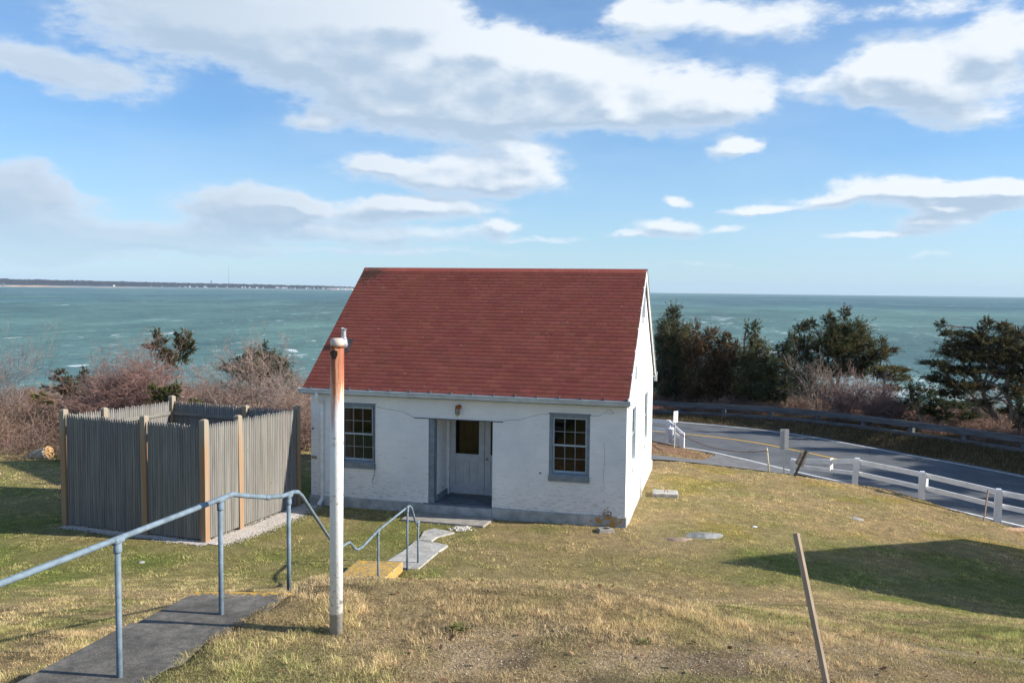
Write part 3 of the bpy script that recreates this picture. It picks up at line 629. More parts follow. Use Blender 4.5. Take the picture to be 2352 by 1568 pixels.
# roof
def shingle_fn(t, vec, c):
    a = attr(t); n = noise(t, vec, 60, 3, .8); n2 = noise(t, vec, 1.1, 4, .6)
    c = mixc(t, 1., a, mixc(t, n, (.75, .75, .75), (1.25, 1.25, 1.25)), 'MULTIPLY')
    c = mixc(t, mrange(t, n2, .35, .7, 0, .3), c, (.195, .045, .036))
    v = N(t, 'ShaderNodeTexVoronoi'); v.inputs['Scale'].default_value = 3.6; lk(t, vec, v.inputs['Vector'])
    sp = mth(t, 'MULTIPLY', mrange(t, v.outputs['Distance'], .085, .055), mrange(t, noise(t, vec, 1.9, 3, .6), .44, .6))
    c = mixc(t, mth(t, 'MULTIPLY', sp, .75), c, (.42, .34, .28))
    # dark and pale growth near the ridge's left end and the left and right edges
    sx = N(t, 'ShaderNodeSeparateXYZ'); lk(t, vec, sx.inputs[0]); sv = N(t, 'ShaderNodeVectorMath', operation='SUBTRACT'); lk(t, vec, sv.inputs[0]); sv.inputs[1].default_value = (-7.95, 3.5, 6.0)
    ln = N(t, 'ShaderNodeVectorMath', operation='LENGTH'); lk(t, sv.outputs[0], ln.inputs[0]); nn = noise(t, vec, 9, 5, .75)
    k1 = mrange(t, mth(t, 'ADD', nn, mrange(t, ln.outputs['Value'], .9, 0, -.1, .25, 'LINEAR')), .55, .64)
    c = mixc(t, mth(t, 'MULTIPLY', k1, .7), c, (.05, .045, .035))
    e = mth(t, 'MAXIMUM', mrange(t, sx.outputs[0], -.35, .02, 0, .14, 'LINEAR'), mrange(t, sx.outputs[0], -7.4, -8.1, 0, .09, 'LINEAR'))
    k2 = mrange(t, mth(t, 'ADD', noise(t, vec, 22, 4, .7), e), .72, .78)
    return mixc(t, mth(t, 'MULTIPLY', k2, .55), c, (.36, .36, .25))
M_shin = mat('red_shingles', rough=.92, bump=.6, bscale=150, fn=shingle_fn, spec=.15)
XL, XR = -L_-.12, .06; rs = math.hypot(1, SL); YE, ZE = -.24, 3.06-.04*SL
slope_len = (D_/2 - YE)*rs; rows = 36; ex = slope_len/rows
roof = MB()
for sgn in (0, 1):
    my = (lambda y: y) if sgn == 0 else (lambda y: D_-y)
    zt = lambda y: ZE + (y-YE)*SL - .012
    poly = [(YE, zt(YE)), (D_/2, zt(D_/2)), (D_/2, zt(D_/2)-.15), (YE, zt(YE)-.13)]
    if sgn: poly = poly[::-1]
    roof.prism(poly, lambda y, z: (XR-.02, my(y), z), lambda y, z: (XL+.02, my(y), z))
roofo = roof.build('roof', mat('roof_deck', (.10, .10, .10), .8), house)
rng = np.random.default_rng(7); V = []; T = []; CC = []
for sgn in (0, 1):
    for r_ in range(rows):
        s0 = r_*ex - .012; s1 = s0 + ex + .03; off = (r_ % 2)*.1525 + (r_ % 3)*.02 + rng.normal()*.004; x = XL-.02 - off
        dy_ = rng.normal()*.0025
        while x < XR+.02:
            x0, x1 = max(x+.0045, XL), min(x+.3005, XR); x += .305
            if x1-x0 < .02: continue
            th0, th1 = .005, .0005; jj = rng.normal()*.0015
            q = []
            for (xx, s_a, th) in ((x0, s0+jj+dy_, th0), (x1, s0+jj+dy_, th0), (x1, s1, th1), (x0, s1, th1)):
                for lo in (0, 1):
                    y = YE + s_a/rs - (0 if lo else th)*SL/rs; z = ZE + s_a/rs*SL + (0 if lo else th)/rs - (.012 if lo else 0)
                    q.append((xx, y if sgn == 0 else D_-y, z))
            b0 = len(V); V += q; T += [(b0+0, b0+2, b0+4, b0+6), (b0+1, b0+3, b0+2, b0+0)]
            base = np.array((.258, .078, .058))*(1+rng.normal()*.06); base = base*(1, 1+rng.normal()*.04, 1+rng.normal()*.04)
            if rng.random() < .06: base = base*.88
            CC += [base]*8
npmesh('shingles', V, T, M_shin, np.clip(np.array(CC), 0, 1), parent=roofo)
V = []; T = []; CC = []; xx = XL
while xx < XR:
    x1 = min(xx+.20, XR); b0 = len(V); zr = ZE+(D_/2-YE)*SL
    for (px_, th) in ((xx, .014), (x1, .010)):
        V += [(px_, D_/2-.14, zr-.14*SL+th), (px_, D_/2, zr+th+.01), (px_, D_/2+.14, zr-.14*SL+th)]
    T += [(b0, b0+3, b0+4, b0+1), (b0+1, b0+4, b0+5, b0+2)]
    CC += [np.array((.245, .066, .051))*(1+rng.normal()*.04)]*6; xx += .15
npmesh('ridge_cap', V, T, M_shin, np.clip(np.array(CC), 0, 1), parent=roofo)
for xa, xb in ((XR-.018, XR+.012), (XL-.012, XL+.018)):
    mb = MB()
    for sgn in (0, 1):
        f = (lambda y: y) if sgn == 0 else (lambda y: D_-y); z0 = ZE-.02; z1 = ZE+(D_/2-YE)*SL-.02
        poly = [(YE, z0), (D_/2, z1), (D_/2, z1-.17), (YE, z0-.14)]
        if sgn: poly = poly[::-1]
        mb.prism(poly, lambda y, z: (xb, f(y), z), lambda y, z: (xa, f(y), z))
    mb.build('rake_board', M_white, house)
mb = MB(); mb.obox((XR+.016, D_+.22, ZE+.0), (XR+.016, D_/2, ZE+(D_/2-YE)*SL+.01), .03, .05); mb.build('rake_flashing', M_trim, house)
mb = MB(); mb.box(XL, XR, YE+.007, -.001, 2.905, 2.92); mb.box(XL, XR, YE-.012, YE+.0065, 2.90, 3.0); mb.build('soffit', M_gutter, house)
mb = MB(); mb.box(XL, XR, D_+.001, D_-YE-.007, 2.905, 2.92); mb.box(XL, XR, D_-YE-.0065, D_-YE+.012, 2.90, 3.0); mb.build('soffit', M_gutter, house)
def gutter(f):
    prof = [(0, .0), (0, -.11), (-.07, -.11), (-.085, -.085), (-.085, -.06), (-.115, -.03), (-.12, 0), (-.105, 0), (-.105, -.02), (-.075, -.055), (-.075, -.08), (-.065, -.10), (-.012, -.10), (-.012, 0)]
    mb = MB(); y0, z0 = YE-.014, 3.035
    pr_ = [(y0+a, z0+b_) for a, b_ in prof]
    if f(0) != 0: pr_ = pr_[::-1]
    mb.prism(pr_, lambda y, z: (XR+.05, f(y), z), lambda y, z: (XL-.06, f(y), z))
    for xe in (XR+.05, XL-.063): mb.prism([(y0+a, z0+b_) for a, b_ in prof[:7]], lambda y, z: (xe+.003, f(y), z), lambda y, z: (xe, f(y), z))
    return mb.build('gutter', M_gutter, house)
gf = gutter(lambda y: y); gb = gutter(lambda y: D_-y)
for i in range(16):
    x = XL+.25+i*.53; mb = MB(); mb.box(x-.008, x+.008, YE-.13, YE+.05, 3.037, 3.085); mb.build('gutter_strap', M_dark, gf)
mb = MB()
dx = -7.72
mb.obox((dx-.02, -.31, 2.93), (dx-.02, -.31, 2.80), .075, .06, (0, 1, 0)); mb.obox((dx-.01, -.30, 2.82), (dx, -.05, 2.64), .075, .06); mb.obox((dx, -.045, 2.68), (dx, -.045, .17), .078, .06, (0, 1, 0)); mb.obox((dx, -.05, .19), (dx-.03, -.20, .05), .08, .062)
mb.build('downspout', M_white, gf, bevel=.006)
mb = MB(); mb.box(.03, .11, D_+.16, D_+.24, 2.75, 2.93); mb.build('downspout', M_white, gb)
M_chrome = mat('galvanised_flue', (.60, .60, .64), .35, 6, .25, .15, 3, metal=.6)
vx, vy, vz = -7.62, 1.02, 4.03
mb = MB(); mb.add([(vx-.20, vy-.24, vz-.24*SL+.03), (vx+.20, vy-.24, vz-.24*SL+.03), (vx+.20, vy+.2, vz+.2*SL+.03), (vx-.20, vy+.2, vz+.2*SL+.03)], [(0, 1, 2, 3)]); mb.build('vent_flashing', M_dark, roofo); mb = MB()
mb.tube([(vx, vy, vz-.05), (vx, vy, vz+.18), (vx, vy, vz+.20)], [.13, .09, .06], 14); mb.tube([(vx, vy, vz+.1), (vx, vy, vz+.40)], .062, 14, False); mb.tube([(vx, vy, vz+.40), (vx+.01, vy, vz+.47)], [.062, .08], 14, False); mb.tube([(vx, vy, vz+.19), (vx, vy, vz+.23)], .08, 14)
mb.build('roof_vent', M_chrome, roofo, True)
# orange box on the inner sill
b0 = A + Matrix.Rotation(HY, 3, 'Z') @ Vector((-1.55, .30, 1.16))
eb = empty('orange_box', b0, HY, 'small orange box standing inside the right front window', 'box')
MB().box(-.06, .06, -.04, .04, .0, .16).build('body', mat('orange_card', (.75, .16, .04), .6), eb); MB().box(-.05, .05, -.043, -.0405, .02, .07).build('front_panel', M_white, eb)
mb = MB(); mb.box(-1.80, -.90, .262, .40, 1.13, 1.158); mb.build('inner_sill', M_brown, house)

# splash block, well cover and stones
def stone(name, loc, size, label, cat, seed, m, flat=.5, group=None):
    rnd = np.random.default_rng(seed); import bmesh
    bm = bmesh.new(); bmesh.ops.create_icosphere(bm, subdivisions=3, radius=1)
    for v in bm.verts:
        c0 = v.co.copy(); k_ = 1 + .28*(fbm(np.array([c0.x*1.3+seed]), np.array([c0.y*1.3+c0.z]), seed)[0]-.5)*2; v.co = Vector((c0.x*size[0]*k_, c0.y*size[1]*k_, c0.z*size[2]*k_))
    me = bpy.data.meshes.new(name); bm.to_mesh(me); bm.free(); me.materials.append(m)
    me.polygons.foreach_set('use_smooth', [True]*len(me.polygons))
    o = bpy.data.objects.new(name, me); COL.objects.link(o); o.location = loc; return tag(o, label, cat, group)
M_stone = mat('grey_granite', (.22, .225, .22), .9, 6, .45, .9, 20)
M_stone2 = mat('pale_stone', (.30, .30, .28), .9, 6, .3, .7, 20)
p = onT(1615, 1230); stone('rock_outcrop', (p.x, p.y, p.z-.04), (.50, .30, .10), 'low grey rock outcrop in the lawn right of the shed', 'rock', 3, M_stone)
p = onT(1563, 1240); stone('rock_outcrop', (p.x, p.y, p.z-.05), (.36, .20, .09), 'small brown end of the buried rock beside the grey outcrop', 'rock', 8, mat('brown_rock', (.30, .22, .17), .95, 8, .3, .6, 25))
p = onT(1965, 1191); stone('flat_stone', (p.x, p.y, p.z-.02), (.20, .22, .05), 'flat pale stone set in the lawn below the white fence', 'stone', 5, M_stone2)
p = onT(1733, 1211); stone('paper_scrap', (p.x, p.y, p.z+.015), (.06, .05, .02), 'scrap of white litter on the lawn', 'litter', 6, M_white)
p = onT(325, 1292); stone('field_stone', (p.x, p.y, p.z-.0), (.07, .07, .04), 'small pale stone on the lawn in front of the stockade fence', 'stone', 9, M_stone2)
p = onT(1528, 1138); e = empty('well_cover', (p.x, p.y, p.z), R(-8), 'square concrete cover slab with a rusty ring beside the shed', 'cover slab')
MB().box(-.34, .34, -.26, .26, -.05, .11).build('slab', M_conc, e, bevel=.02); MB().tube([(.02+.045*math.cos(a), 0, .125+.045*math.sin(a)) for a in np.linspace(0, 2*math.pi, 12)], .010, 6, False).build('ring', M_rust, e)
p = onT(1390, 1223); e = empty('splash_block', (p.x, p.y, p.z), R(12), 'hollow concrete splash block on the grass by the shed corner', 'block')
mb = MB(); mb.prism([(-.20, 0), (.20, 0), (.17, .10), (-.17, .10)], lambda x, z: (x, -.13, z), lambda x, z: (x*.85, .17, z*.8)); mb.build('body', M_conc2, e, bevel=.01)
mb = MB(); mb.add([(.07*math.cos(a)+.02, -.02+.10*math.sin(a), .098) for a in np.linspace(0, 2*math.pi, 16, endpoint=False)], [tuple(range(16))]); mb.build('hollow', M_dark, e)

# ------------------------------------------------------------------ stockade enclosure
def wood_fn(a, b_, yl=None):
    def fn(t, vec, c):
        n = noise(t, mapping(t, vec, (22, 22, .8)), 1, 5, .65); n2 = noise(t, vec, .9, 3, .5)
        c = mixc(t, mrange(t, n, .3, .7), a, b_); c = mixc(t, 1., c, mixc(t, n2, (.8, .8, .8), (1.2, 1.2, 1.2)), 'MULTIPLY')
        kn = N(t, 'ShaderNodeTexVoronoi'); kn.inputs['Scale'].default_value = 3.1; lk(t, mapping(t, vec, (1, 1, .55)), kn.inputs['Vector'])
        c = mixc(t, mrange(t, kn.outputs['Distance'], .075, .045, 0, .6), c, (.10, .075, .05))
        return mixc(t, 1., c, attr(t), 'MULTIPLY')
    return fn
M_pick = mat('weathered_cedar', rough=.85, bump=.3, bscale=30, fn=wood_fn((.150, .142, .130), (.245, .233, .212)))
M_post = mat('pine_post', rough=.8, bump=.25, bscale=25, fn=lambda t, vec, c: mixc(t, mrange(t, mth(t, 'ADD', noise(t, mapping(t, vec, (14, 14, .7)), 1, 5, .6), mrange(t, sepz(t, vec), 2.0, 2.7, 0, .35, 'LINEAR')), .35, .85), (.34, .19, .10), (.30, .26, .20)))
E0, E1, E2, E3 = Vector((-6.625, 18.67, 0)), Vector((-5.41, 21.87, 0)), Vector((-9.02, 23.0, 0)), Vector((-10.23, 19.81, 0))
ctr = (E0+E1+E2+E3)/4; stock = empty('stockade_fence', (ctr.x, ctr.y, 0), 0, 'tall weathered stockade fence enclosing a square beside the shed', 'fence')
def fpost(p, h, lean=0):
    mb = MB(); w = .068; p = p - ctr; ang = math.atan2((E1-E0).y, (E1-E0).x)
    c_, s_2 = math.cos(ang), math.sin(ang)
    def q(a, b_, z): return (p.x + a*c_-b_*s_2 + lean*z, p.y + a*s_2+b_*c_, z)
    vs = [q(a*w, b_*w, z) for z in (-.2, h-.03) for a, b_ in ((-1, -1), (1, -1), (1, 1), (-1, 1))] + [q(a*w*.55, b_*w*.55, h) for a, b_ in ((-1, -1), (1, -1), (1, 1), (-1, 1))]
    mb.add(vs, [(3, 2, 1, 0)] + [(k*4+i, k*4+(i+1) % 4, k*4+4+(i+1) % 4, k*4+4+i) for k in (0, 1) for i in range(4)] + [(8, 9, 10, 11)])
    return mb.build('post', M_post, stock)
def fpanel(p0, p1, h0, h1, out, seed):
    rnd = np.random.default_rng(seed); d = (p1-p0); L = d.length; d = d/L; nrm = Vector((d.y, -d.x, 0))*out; n = max(3, int(round((L-.14)/.066))); w = (L-.14)/n
    V = []; T = []; Cc = []
    for i in range(n):
        u0 = .07 + i*w + .002; u1 = .07 + (i+1)*w - .002; h = h0+(h1-h0)*(i+.5)/n + rnd.normal()*.014; zb = .07; um = (u0+u1)/2; th = .016
        rd = rnd.normal()*.0015; b0 = len(V)
        prof = [(u0, zb), (u1, zb), (u1, h-.13), (um+.010, h), (um-.010, h), (u0, h-.13)]
        for dd in (0, 1):
            for (u, z) in prof:
                hump = .012 if False else 0
                q = p0 + d*u + nrm*(.012 + rd + (0 if dd else th)); V.append((q.x-ctr.x, q.y-ctr.y, z))
        # rounded face: add a proud centre line
        q = p0 + d*um + nrm*(.012+rd+th+.010); V += [(q.x-ctr.x, q.y-ctr.y, zb), (q.x-ctr.x, q.y-ctr.y, h-.10), (q.x-ctr.x, q.y-ctr.y, h-.002)]
        F, G, H = b0+12, b0+13, b0+14
        fs = [(b0, F, G, b0+5), (F, b0+1, b0+2, G), (b0+5, G, H, b0+4), (G, b0+2, b0+3, H), (b0+6, b0+11, b0+10, b0+9), (b0+6, b0+9, b0+8, b0+7), (b0+1, b0+7, b0+8, b0+2), (b0, b0+5, b0+11, b0+6), (b0+2, b0+8, b0+9, b0+3), (b0+5, b0+4, b0+10, b0+11), (b0+4, b0+3, b0+9, b0+10)]
        T += fs; k_ = 1 + rnd.normal()*.06; cc = np.array((k_*(1+rnd.normal()*.03), k_, k_*(1+rnd.normal()*.03))); Cc += [cc]*15
    o = npmesh('picket_panel', V, T, M_pick, np.clip(Cc, .5, 1.4), parent=stock)
    for z in (.45, 1.35, h0-.32):
        mb = MB(); a_ = p0 + d*.07 - nrm*.012 - ctr; b_ = p1 - d*.07 - nrm*.012 - ctr; a_.z = z; b_.z = z+(h1-h0)*z/h0; mb.obox(a_, b_, .04, .085); mb.build('rail', M_post2, o)
    return o
M_post2 = mat('weathered_rail', (.20, .19, .17), .85, 3, .2, .2, stretch=(1, 1, 6))
M1, M2, M3, M4 = E3.lerp(E0, .592), E0.lerp(E1, .339), E3.lerp(E2, .333), E2.lerp(E1, .60)
for p, h, l in ((E0, 2.70, -.004), (E1, 2.58, -.006), (E2, 2.66, 0), (E3, 2.72, -.008), (M1, 2.70, -.01), (M2, 2.64, -.012), (M3, 2.62, 0), (M4, 2.52, 0)): fpost(p, h, l)
fpanel(E3, M1, 2.62, 2.58, 1, 1); fpanel(M1, E0, 2.58, 2.55, 1, 2); fpanel(E0, M2, 2.58, 2.55, 1, 3); fpanel(M2, E1, 2.56, 2.50, 1, 4)
fpanel(E3, M3, 2.60, 2.55, -1, 5); fpanel(M3, E2, 2.55, 2.52, -1, 6); fpanel(E2, M4, 2.52, 2.48, -1, 7); fpanel(M4, E1, 2.48, 2.46, -1, 8)

# ------------------------------------------------------------------ rusty pole, handrail, stake
def rustpole_fn(t, vec, c):
    z = sepz(t, vec); n = noise(t, mapping(t, vec, (22, 22, 1.1)), 1, 6, .7); n2 = noise(t, vec, 22, 5, .7)
    c = mixc(t, mrange(t, mth(t, 'ADD', n2, mrange(t, z, 1.1, .25, 0, .13, 'LINEAR')), .68, .72, 0, .85), (.80, .79, .77), (.22, .22, .2))
    k_ = mth(t, 'ADD', n, mrange(t, z, 1.35, 2.15, -.15, .32, 'LINEAR'))
    c = mixc(t, mrange(t, k_, .52, .80), c, (.52, .20, .07)); c = mixc(t, mrange(t, k_, .72, .86), c, (.30, .075, .03))
    for zc in (1.50, 1.08):
        rg = mth(t, 'ABSOLUTE', mth(t, 'SUBTRACT', z, zc)); c = mixc(t, mrange(t, mth(t, 'ADD', n2, mrange(t, rg, .14, .0, 0, .22, 'LINEAR')), .70, .78, 0, .8), c, (.40, .19, .08))
    c = mixc(t, mrange(t, mth(t, 'ADD', z, mth(t, 'MULTIPLY', n2, .05)), .20, .185), c, (.36, .34, .31))
    c = mixc(t, mrange(t, mth(t, 'ADD', z, mth(t, 'MULTIPLY', n2, .03)), 2.275, 2.29, 0, .75), c, (.62, .58, .52))
    return c
M_rpole = mat('peeling_white_paint_over_rust', rough=.6, bump=.3, bscale=30, fn=rustpole_fn, spec=.4)
PX, PY = -1.352, 6.71; pz = tz(PX, PY)
e = empty('rusty_pole', (PX, PY, pz), 0, 'white round steel pole with a rusted top standing in the grass', 'pole')
mb = MB(); mb.tube([(-.008, 0, -.2), (.004, 0, 2.30), (.004, 0, 2.305)], [.0515, .0515, .047], 32); mb.build('shaft', M_rpole, e, True)
mb = MB(); mb.tube([(.004, 0, 2.25), (.004, 0, 2.308), (.004, 0, 2.325)], [.0545, .0545, .040], 32); mb.build('cap', M_rpole, e, True)
mb = MB(); n = 9; mb.add([(-.012+.028*math.cos(a)*(1+.3*math.sin(3*a)), -.0535+.0, 2.20+.045*math.sin(a)*(1+.25*math.cos(2*a))) for a in np.linspace(0, 2*math.pi, n, endpoint=False)], [tuple(range(n))])
mb.build('rust_hole', mat('burnt_rust', (.035, .022, .018), .9, 30, .5, .5), e)

M_rail = mat('blue_grey_rail_paint', (.15, .20, .245), .6, 9, .25, .25, 40, fn=lambda t, vec, c: mixc(t, mrange(t, noise(t, vec, 14, 5, .75), .56, .70, 0, .55), c, (.08, .095, .10)))
hr = empty('handrail', (-2.65, 5.86, 2.86), 0, 'blue grey pipe handrail running down beside the concrete steps', 'handrail')
HO = (-2.65, 5.86, 2.86)
def hp(px, py, Yd): v = at(px, py, Yd); return v
R1 = [Vector((-3.35, 2.6, 3.90)), hp(-60, 1364, 4.72), hp(0, 1340, 4.95), hp(270, 1237, 5.86), hp(507, 1145, 7.1), hp(534, 1134.6, 7.25), hp(551, 1137, 7.4), hp(612, 1141.5, 7.95), hp(648, 1139, 8.3), hp(664, 1133, 8.5), hp(675, 1129, 8.7), hp(684, 1129.5, 8.85), hp(693, 1138, 9.0), hp(763, 1244.5, 13.4), hp(769, 1254, 13.8)]
R2 = [hp(769, 1256, 13.85), hp(784, 1256, 14.0), hp(797, 1247, 14.1), hp(803, 1245, 14.2), hp(808, 1250, 14.3), hp(814, 1258.5, 14.4), hp(822, 1261.5, 14.55), hp(831, 1257, 14.7), hp(868, 1218, 15.6), hp(933, 1166, 17.0), hp(938, 1161.6, 17.05), hp(942, 1161.5, 17.1), hp(945.5, 1166, 17.12), hp(953.5, 1195, 17.25), hp(956.5, 1200.5, 17.3), hp(960, 1197.5, 17.35)]
MB().tube(R1, .0215, 12).build('rail', M_rail, hr, True, HO); MB().tube(R2, .0215, 12).build('rail', M_rail, hr, True, HO)
for (px, py, Yd) in ((270, 1240, 5.86), (506, 1147, 7.1), (663, 1138, 8.5), (769, 1256, 13.85), (869, 1218, 15.6), (936, 1166, 17.0), (960.5, 1199, 17.35)):
    top = at(px, py, Yd); zb = tz(top.x, top.y)-.15
    mb = MB(); mb.tube([(top.x, top.y, zb), (top.x, top.y, top.z-.01)], .0205, 12); po = mb.build('post', M_rail, hr, True, HO)
    mb = MB(); mb.tube([(top.x, top.y, top.z-.085), (top.x, top.y, top.z-.075), (top.x, top.y, top.z-.02)], [.028, .029, .027], 12)
    dd = Vector((.21, .97, 0)).normalized(); mb.tube([top-dd*.045, top-dd*.035, top+dd*.035, top+dd*.045], [.027, .029, .029, .027], 12)
    mb.build('fitting', M_rail, po, True, HO)
for a_, b_ in ((at(455, 1164, 6.8), at(463, 1161, 6.85)), (at(612, 1141.5, 7.95), at(617, 1142, 8.0))): MB().tube([a_, b_], .0255, 12).build('coupling', M_rail, hr, True, HO)

a_ = at(1828.5, 1224, 5.55); b_ = at(1899, 1570, 5.35); b_ = b_ + (b_-a_)*.25
e = empty('wooden_stake', (b_.x, b_.y, b_.z), 0, 'bare wooden stake leaning in the foreground lawn', 'stake')
mb = MB(); mb.obox(b_, a_, .022, .038, (.5, -.87, 0)); mb.build('shaft', mat('stake_wood', (.34, .26, .19), .8, 3, .2, .3, stretch=(1, 1, 1)), e, origin=tuple(b_))
a_ = at(2270, 1124, 25.6); b_ = at(2261, 1187, 25.3); e = empty('wooden_stake', (b_.x, b_.y, b_.z), 0, 'thin brown stake in front of the white roadside fence', 'stake')
mb = MB(); mb.obox(b_ - (a_-b_)*.2, a_, .045, .03, (.3, -1, 0)); mb.build('shaft', mat('brown_stake_wood', (.22, .16, .13), .8), e, origin=tuple(b_))

# ------------------------------------------------------------------ white roadside fence
M_fwhite = mat('white_fence_paint', (.74, .75, .77), .6, 3, .08, .2, 30, fn=lambda t, vec, c: mixc(t, mrange(t, noise(t, vec, 16, 5, .75), .68, .76, 0, .5), c, (.32, .31, .28)))
def wpost(parent, O, p, h, w=.19, top=None, rz=-.35, lean=(0, 0)):
    c_, s_2 = math.cos(rz), math.sin(rz); w2 = w/2
    def q(a, b_, z): return (p[0] + a*c_-b_*s_2 + lean[0]*z, p[1] + a*s_2+b_*c_ + lean[1]*z, p[2] + z)
    sq = ((-1, -1), (1, -1), (1, 1), (-1, 1))
    vs = [q(a*w2, b_*w2, z) for z in (-.3, h-.05) for a, b_ in sq] + [q(a*w2*.72, b_*w2*.72, h) for a, b_ in sq]
    mb = MB(); mb.add(vs, [(3, 2, 1, 0)] + [(k*4+i, k*4+(i+1) % 4, k*4+4+(i+1) % 4, k*4+4+i) for k in (0, 1) for i in range(4)] + [(8, 9, 10, 11)])
    return mb.build('post', M_fwhite, parent, origin=O)
Wp = [at(1820, 1092, 31.0), at(1963, 1111, 29.3), at(2116, 1149, 27.6), at(2291, 1192, 26.0)]
d = Wp[3]-Wp[2]; Wp += [Wp[3]+Vector((1.75, -1.5, -.15)), Wp[3]+Vector((3.5, -3.1, -.3)), Wp[3]+Vector((5.4, -4.9, -.5))]
for i in range(4, 7): Wp[i].z = max(Wp[i].z, tz(Wp[i].x, Wp[i].y))
O = tuple(Wp[1]); wf = empty('white_fence', O, 0, 'white two-rail wooden fence between the lawn and the road', 'fence')
tops = []
for i, p in enumerate(Wp):
    htop = {0: 1053, 1: 1051.5, 2: 1082, 3: 1122}.get(i); h = .9
    if htop: q = at([1820, 1969, 2119, 2292][i], htop, p.y); h = q.z - p.z
    wpost(wf, O, p, h, .165 if i == 0 else .19, lean=(.06, 0) if i == 1 else (.0, 0)); tops.append(h)
for i in range(len(Wp)-1):
    a, b_ = Wp[i].copy(), Wp[i+1].copy(); sd_ = Vector((.55, .83, 0))*.10
    a_, b2 = a+sd_, b_+sd_; mb = MB()
    u0 = tops[i]-.13; u1 = tops[i+1]-.13; l0, l1 = u0-.40, u1-.42
    if i == 0: u0, l0 = tops[0]-.11, tops[0]-.28
    mb.obox(a_+Vector((0, 0, u0)), b2+Vector((0, 0, u1)), .045, .162); mb.build('rail', M_fwhite, wf, origin=O)
    mb = MB(); mb.obox(a_+Vector((0, 0, l0)), b2+Vector((0, 0, l1)), .045, .145 if i else .13); mb.build('rail', M_fwhite, wf, origin=O)
a = Wp[0].lerp(Wp[1], .62) + Vector((.04, .06, 0)); mb = MB(); z_ = a.z; mb.obox((a.x, a.y, z_+.34), (a.x, a.y, z_+.78), .16, .04, (.5, -.8, 0)); mb.build('batten', M_fwhite, wf, origin=O)
a = Wp[2] + Vector((.22, -.0, 0)); mb = MB(); mb.obox((a.x, a.y+.12, a.z+.35), (a.x, a.y+.12, a.z+.72), .09, .03, (.5, -.8, 0)); mb.build('batten', M_fwhite, wf, origin=O)
# the fence's other piece beyond the drive
Lp = [at(1478, 1000, 40.2), at(1534, 1007, 38.0), at(1566.5, 1021, 36.9)]
O = tuple(Lp[1]); wf2 = empty('white_fence', O, 0, 'short end of white fence sloping down beyond the driveway', 'fence')
hh_ = [(at(1478, 960, 40.2)-Lp[0]).z, (at(1534, 964, 38.0)-Lp[1]).z, (at(1567, 993, 36.9)-Lp[2]).z]
for p, h in zip(Lp, hh_): wpost(wf2, O, p, h, .19)
for i in (0, 1):
    for dz in (.10, .48):
        if i == 1 and dz > .4: d1_ = .30
        else: d1_ = dz
        mb = MB(); sd_ = Vector((.4, .6, 0))*.14; mb.obox(Lp[i]+sd_+Vector((0, 0, hh_[i]-dz)), Lp[i+1]+sd_+Vector((0, 0, hh_[i+1]-d1_)), .045, .15); mb.build('rail', M_fwhite, wf2, origin=O)

# signs
M_galv = mat('galvanised_steel', (.42, .44, .45), .45, 10, .15, .1, metal=.5)
M_signw = mat('sign_white', (.80, .80, .80), .5, 4, .04, 0)
M_signt = mat('sign_lettering', (.32, .30, .30), .6, 4, .1, 0)
def rrect(w, h, r, n=4):
    P = []
    for cx_, cy_, a0 in ((w/2-r, h/2-r, 0), (-w/2+r, h/2-r, 90), (-w/2+r, -h/2+r, 180), (w/2-r, -h/2+r, 270)):
        for i in range(n+1): a = R(a0+90*i/n); P.append((cx_+r*math.cos(a), cy_+r*math.sin(a)))
    return P
b_ = at(1549.5, 1018, 36.6); t_ = at(1553, 944, 36.6); H_ = t_.z-b_.z
e = empty('road_sign', b_, R(38), 'small upright white sign on a grey post beyond the driveway', 'sign'); e.rotation_euler = (0, R(1.5), R(38))
MB().box(-.025, .025, -.0, .04, -.3, H_).build('pole', M_galv, e)
mb = MB(); mb.prism(rrect(.27, .485, .02), lambda x, z: (x, -.006, z+H_-.24), lambda x, z: (x, -.001, z+H_-.24)); sgn_ = mb.build('panel', M_signw, e)
for (w_, z_) in ((.07, .165), (.10, .07), (.05, -.04), (.11, -.14)): MB().box(-w_, w_, -.0085, -.0065, H_-.24+z_-.016, H_-.24+z_+.016).build('lettering', M_signt, sgn_)   # four lines too small to read in the photograph
b_ = at(1800, 1078, 30.6); t_ = at(1801, 985, 30.6); H_ = t_.z-b_.z
e = empty('road_sign', b_, 0, 'blank grey back of a sign on a thin metal post by the lawn edge', 'sign')
MB().box(-.022, .022, -.022, .01, -.4, H_-.02).build('pole', M_galv, e)
mb = MB(); mb.prism(rrect(.31, .72, .03) if False else rrect(.315, .735, .035), lambda x, z: (x, .012, z+H_-.365), lambda x, z: (x, .016, z+H_-.365)); mb.build('panel', mat('sign_back_grey', (.40, .41, .43), .5, 4, .08, .05), e)
b_ = at(1829, 1084, 29.8); t_ = at(1852, 1035, 29.8)
e = empty('leaning_post', b_, 0, 'dark leaning post with a weathered plate at the fence end', 'post')
mb = MB(); mb.obox(b_ - (t_-b_)*.3, t_, .075, .06, (0, -1, 0)); mb.build('shaft', mat('charred_wood', (.055, .045, .045), .9, 6, .4, .3), e, origin=tuple(b_))
dv = (t_-b_).normalized(); sv_ = dv.cross(Vector((0, 1, 0))).normalized(); cc = t_ - dv*.30 + Vector((0, .05, 0)); mb = MB()
mb.prism(rrect(.30, .56, .03), lambda x, z: tuple(cc + sv_*x + dv*z), lambda x, z: tuple(cc + sv_*x + dv*z + Vector((0, .01, 0)))); mb.build('plate', mat('weathered_plate', (.33, .30, .26), .8, 6, .3, .2), e, origin=tuple(b_))
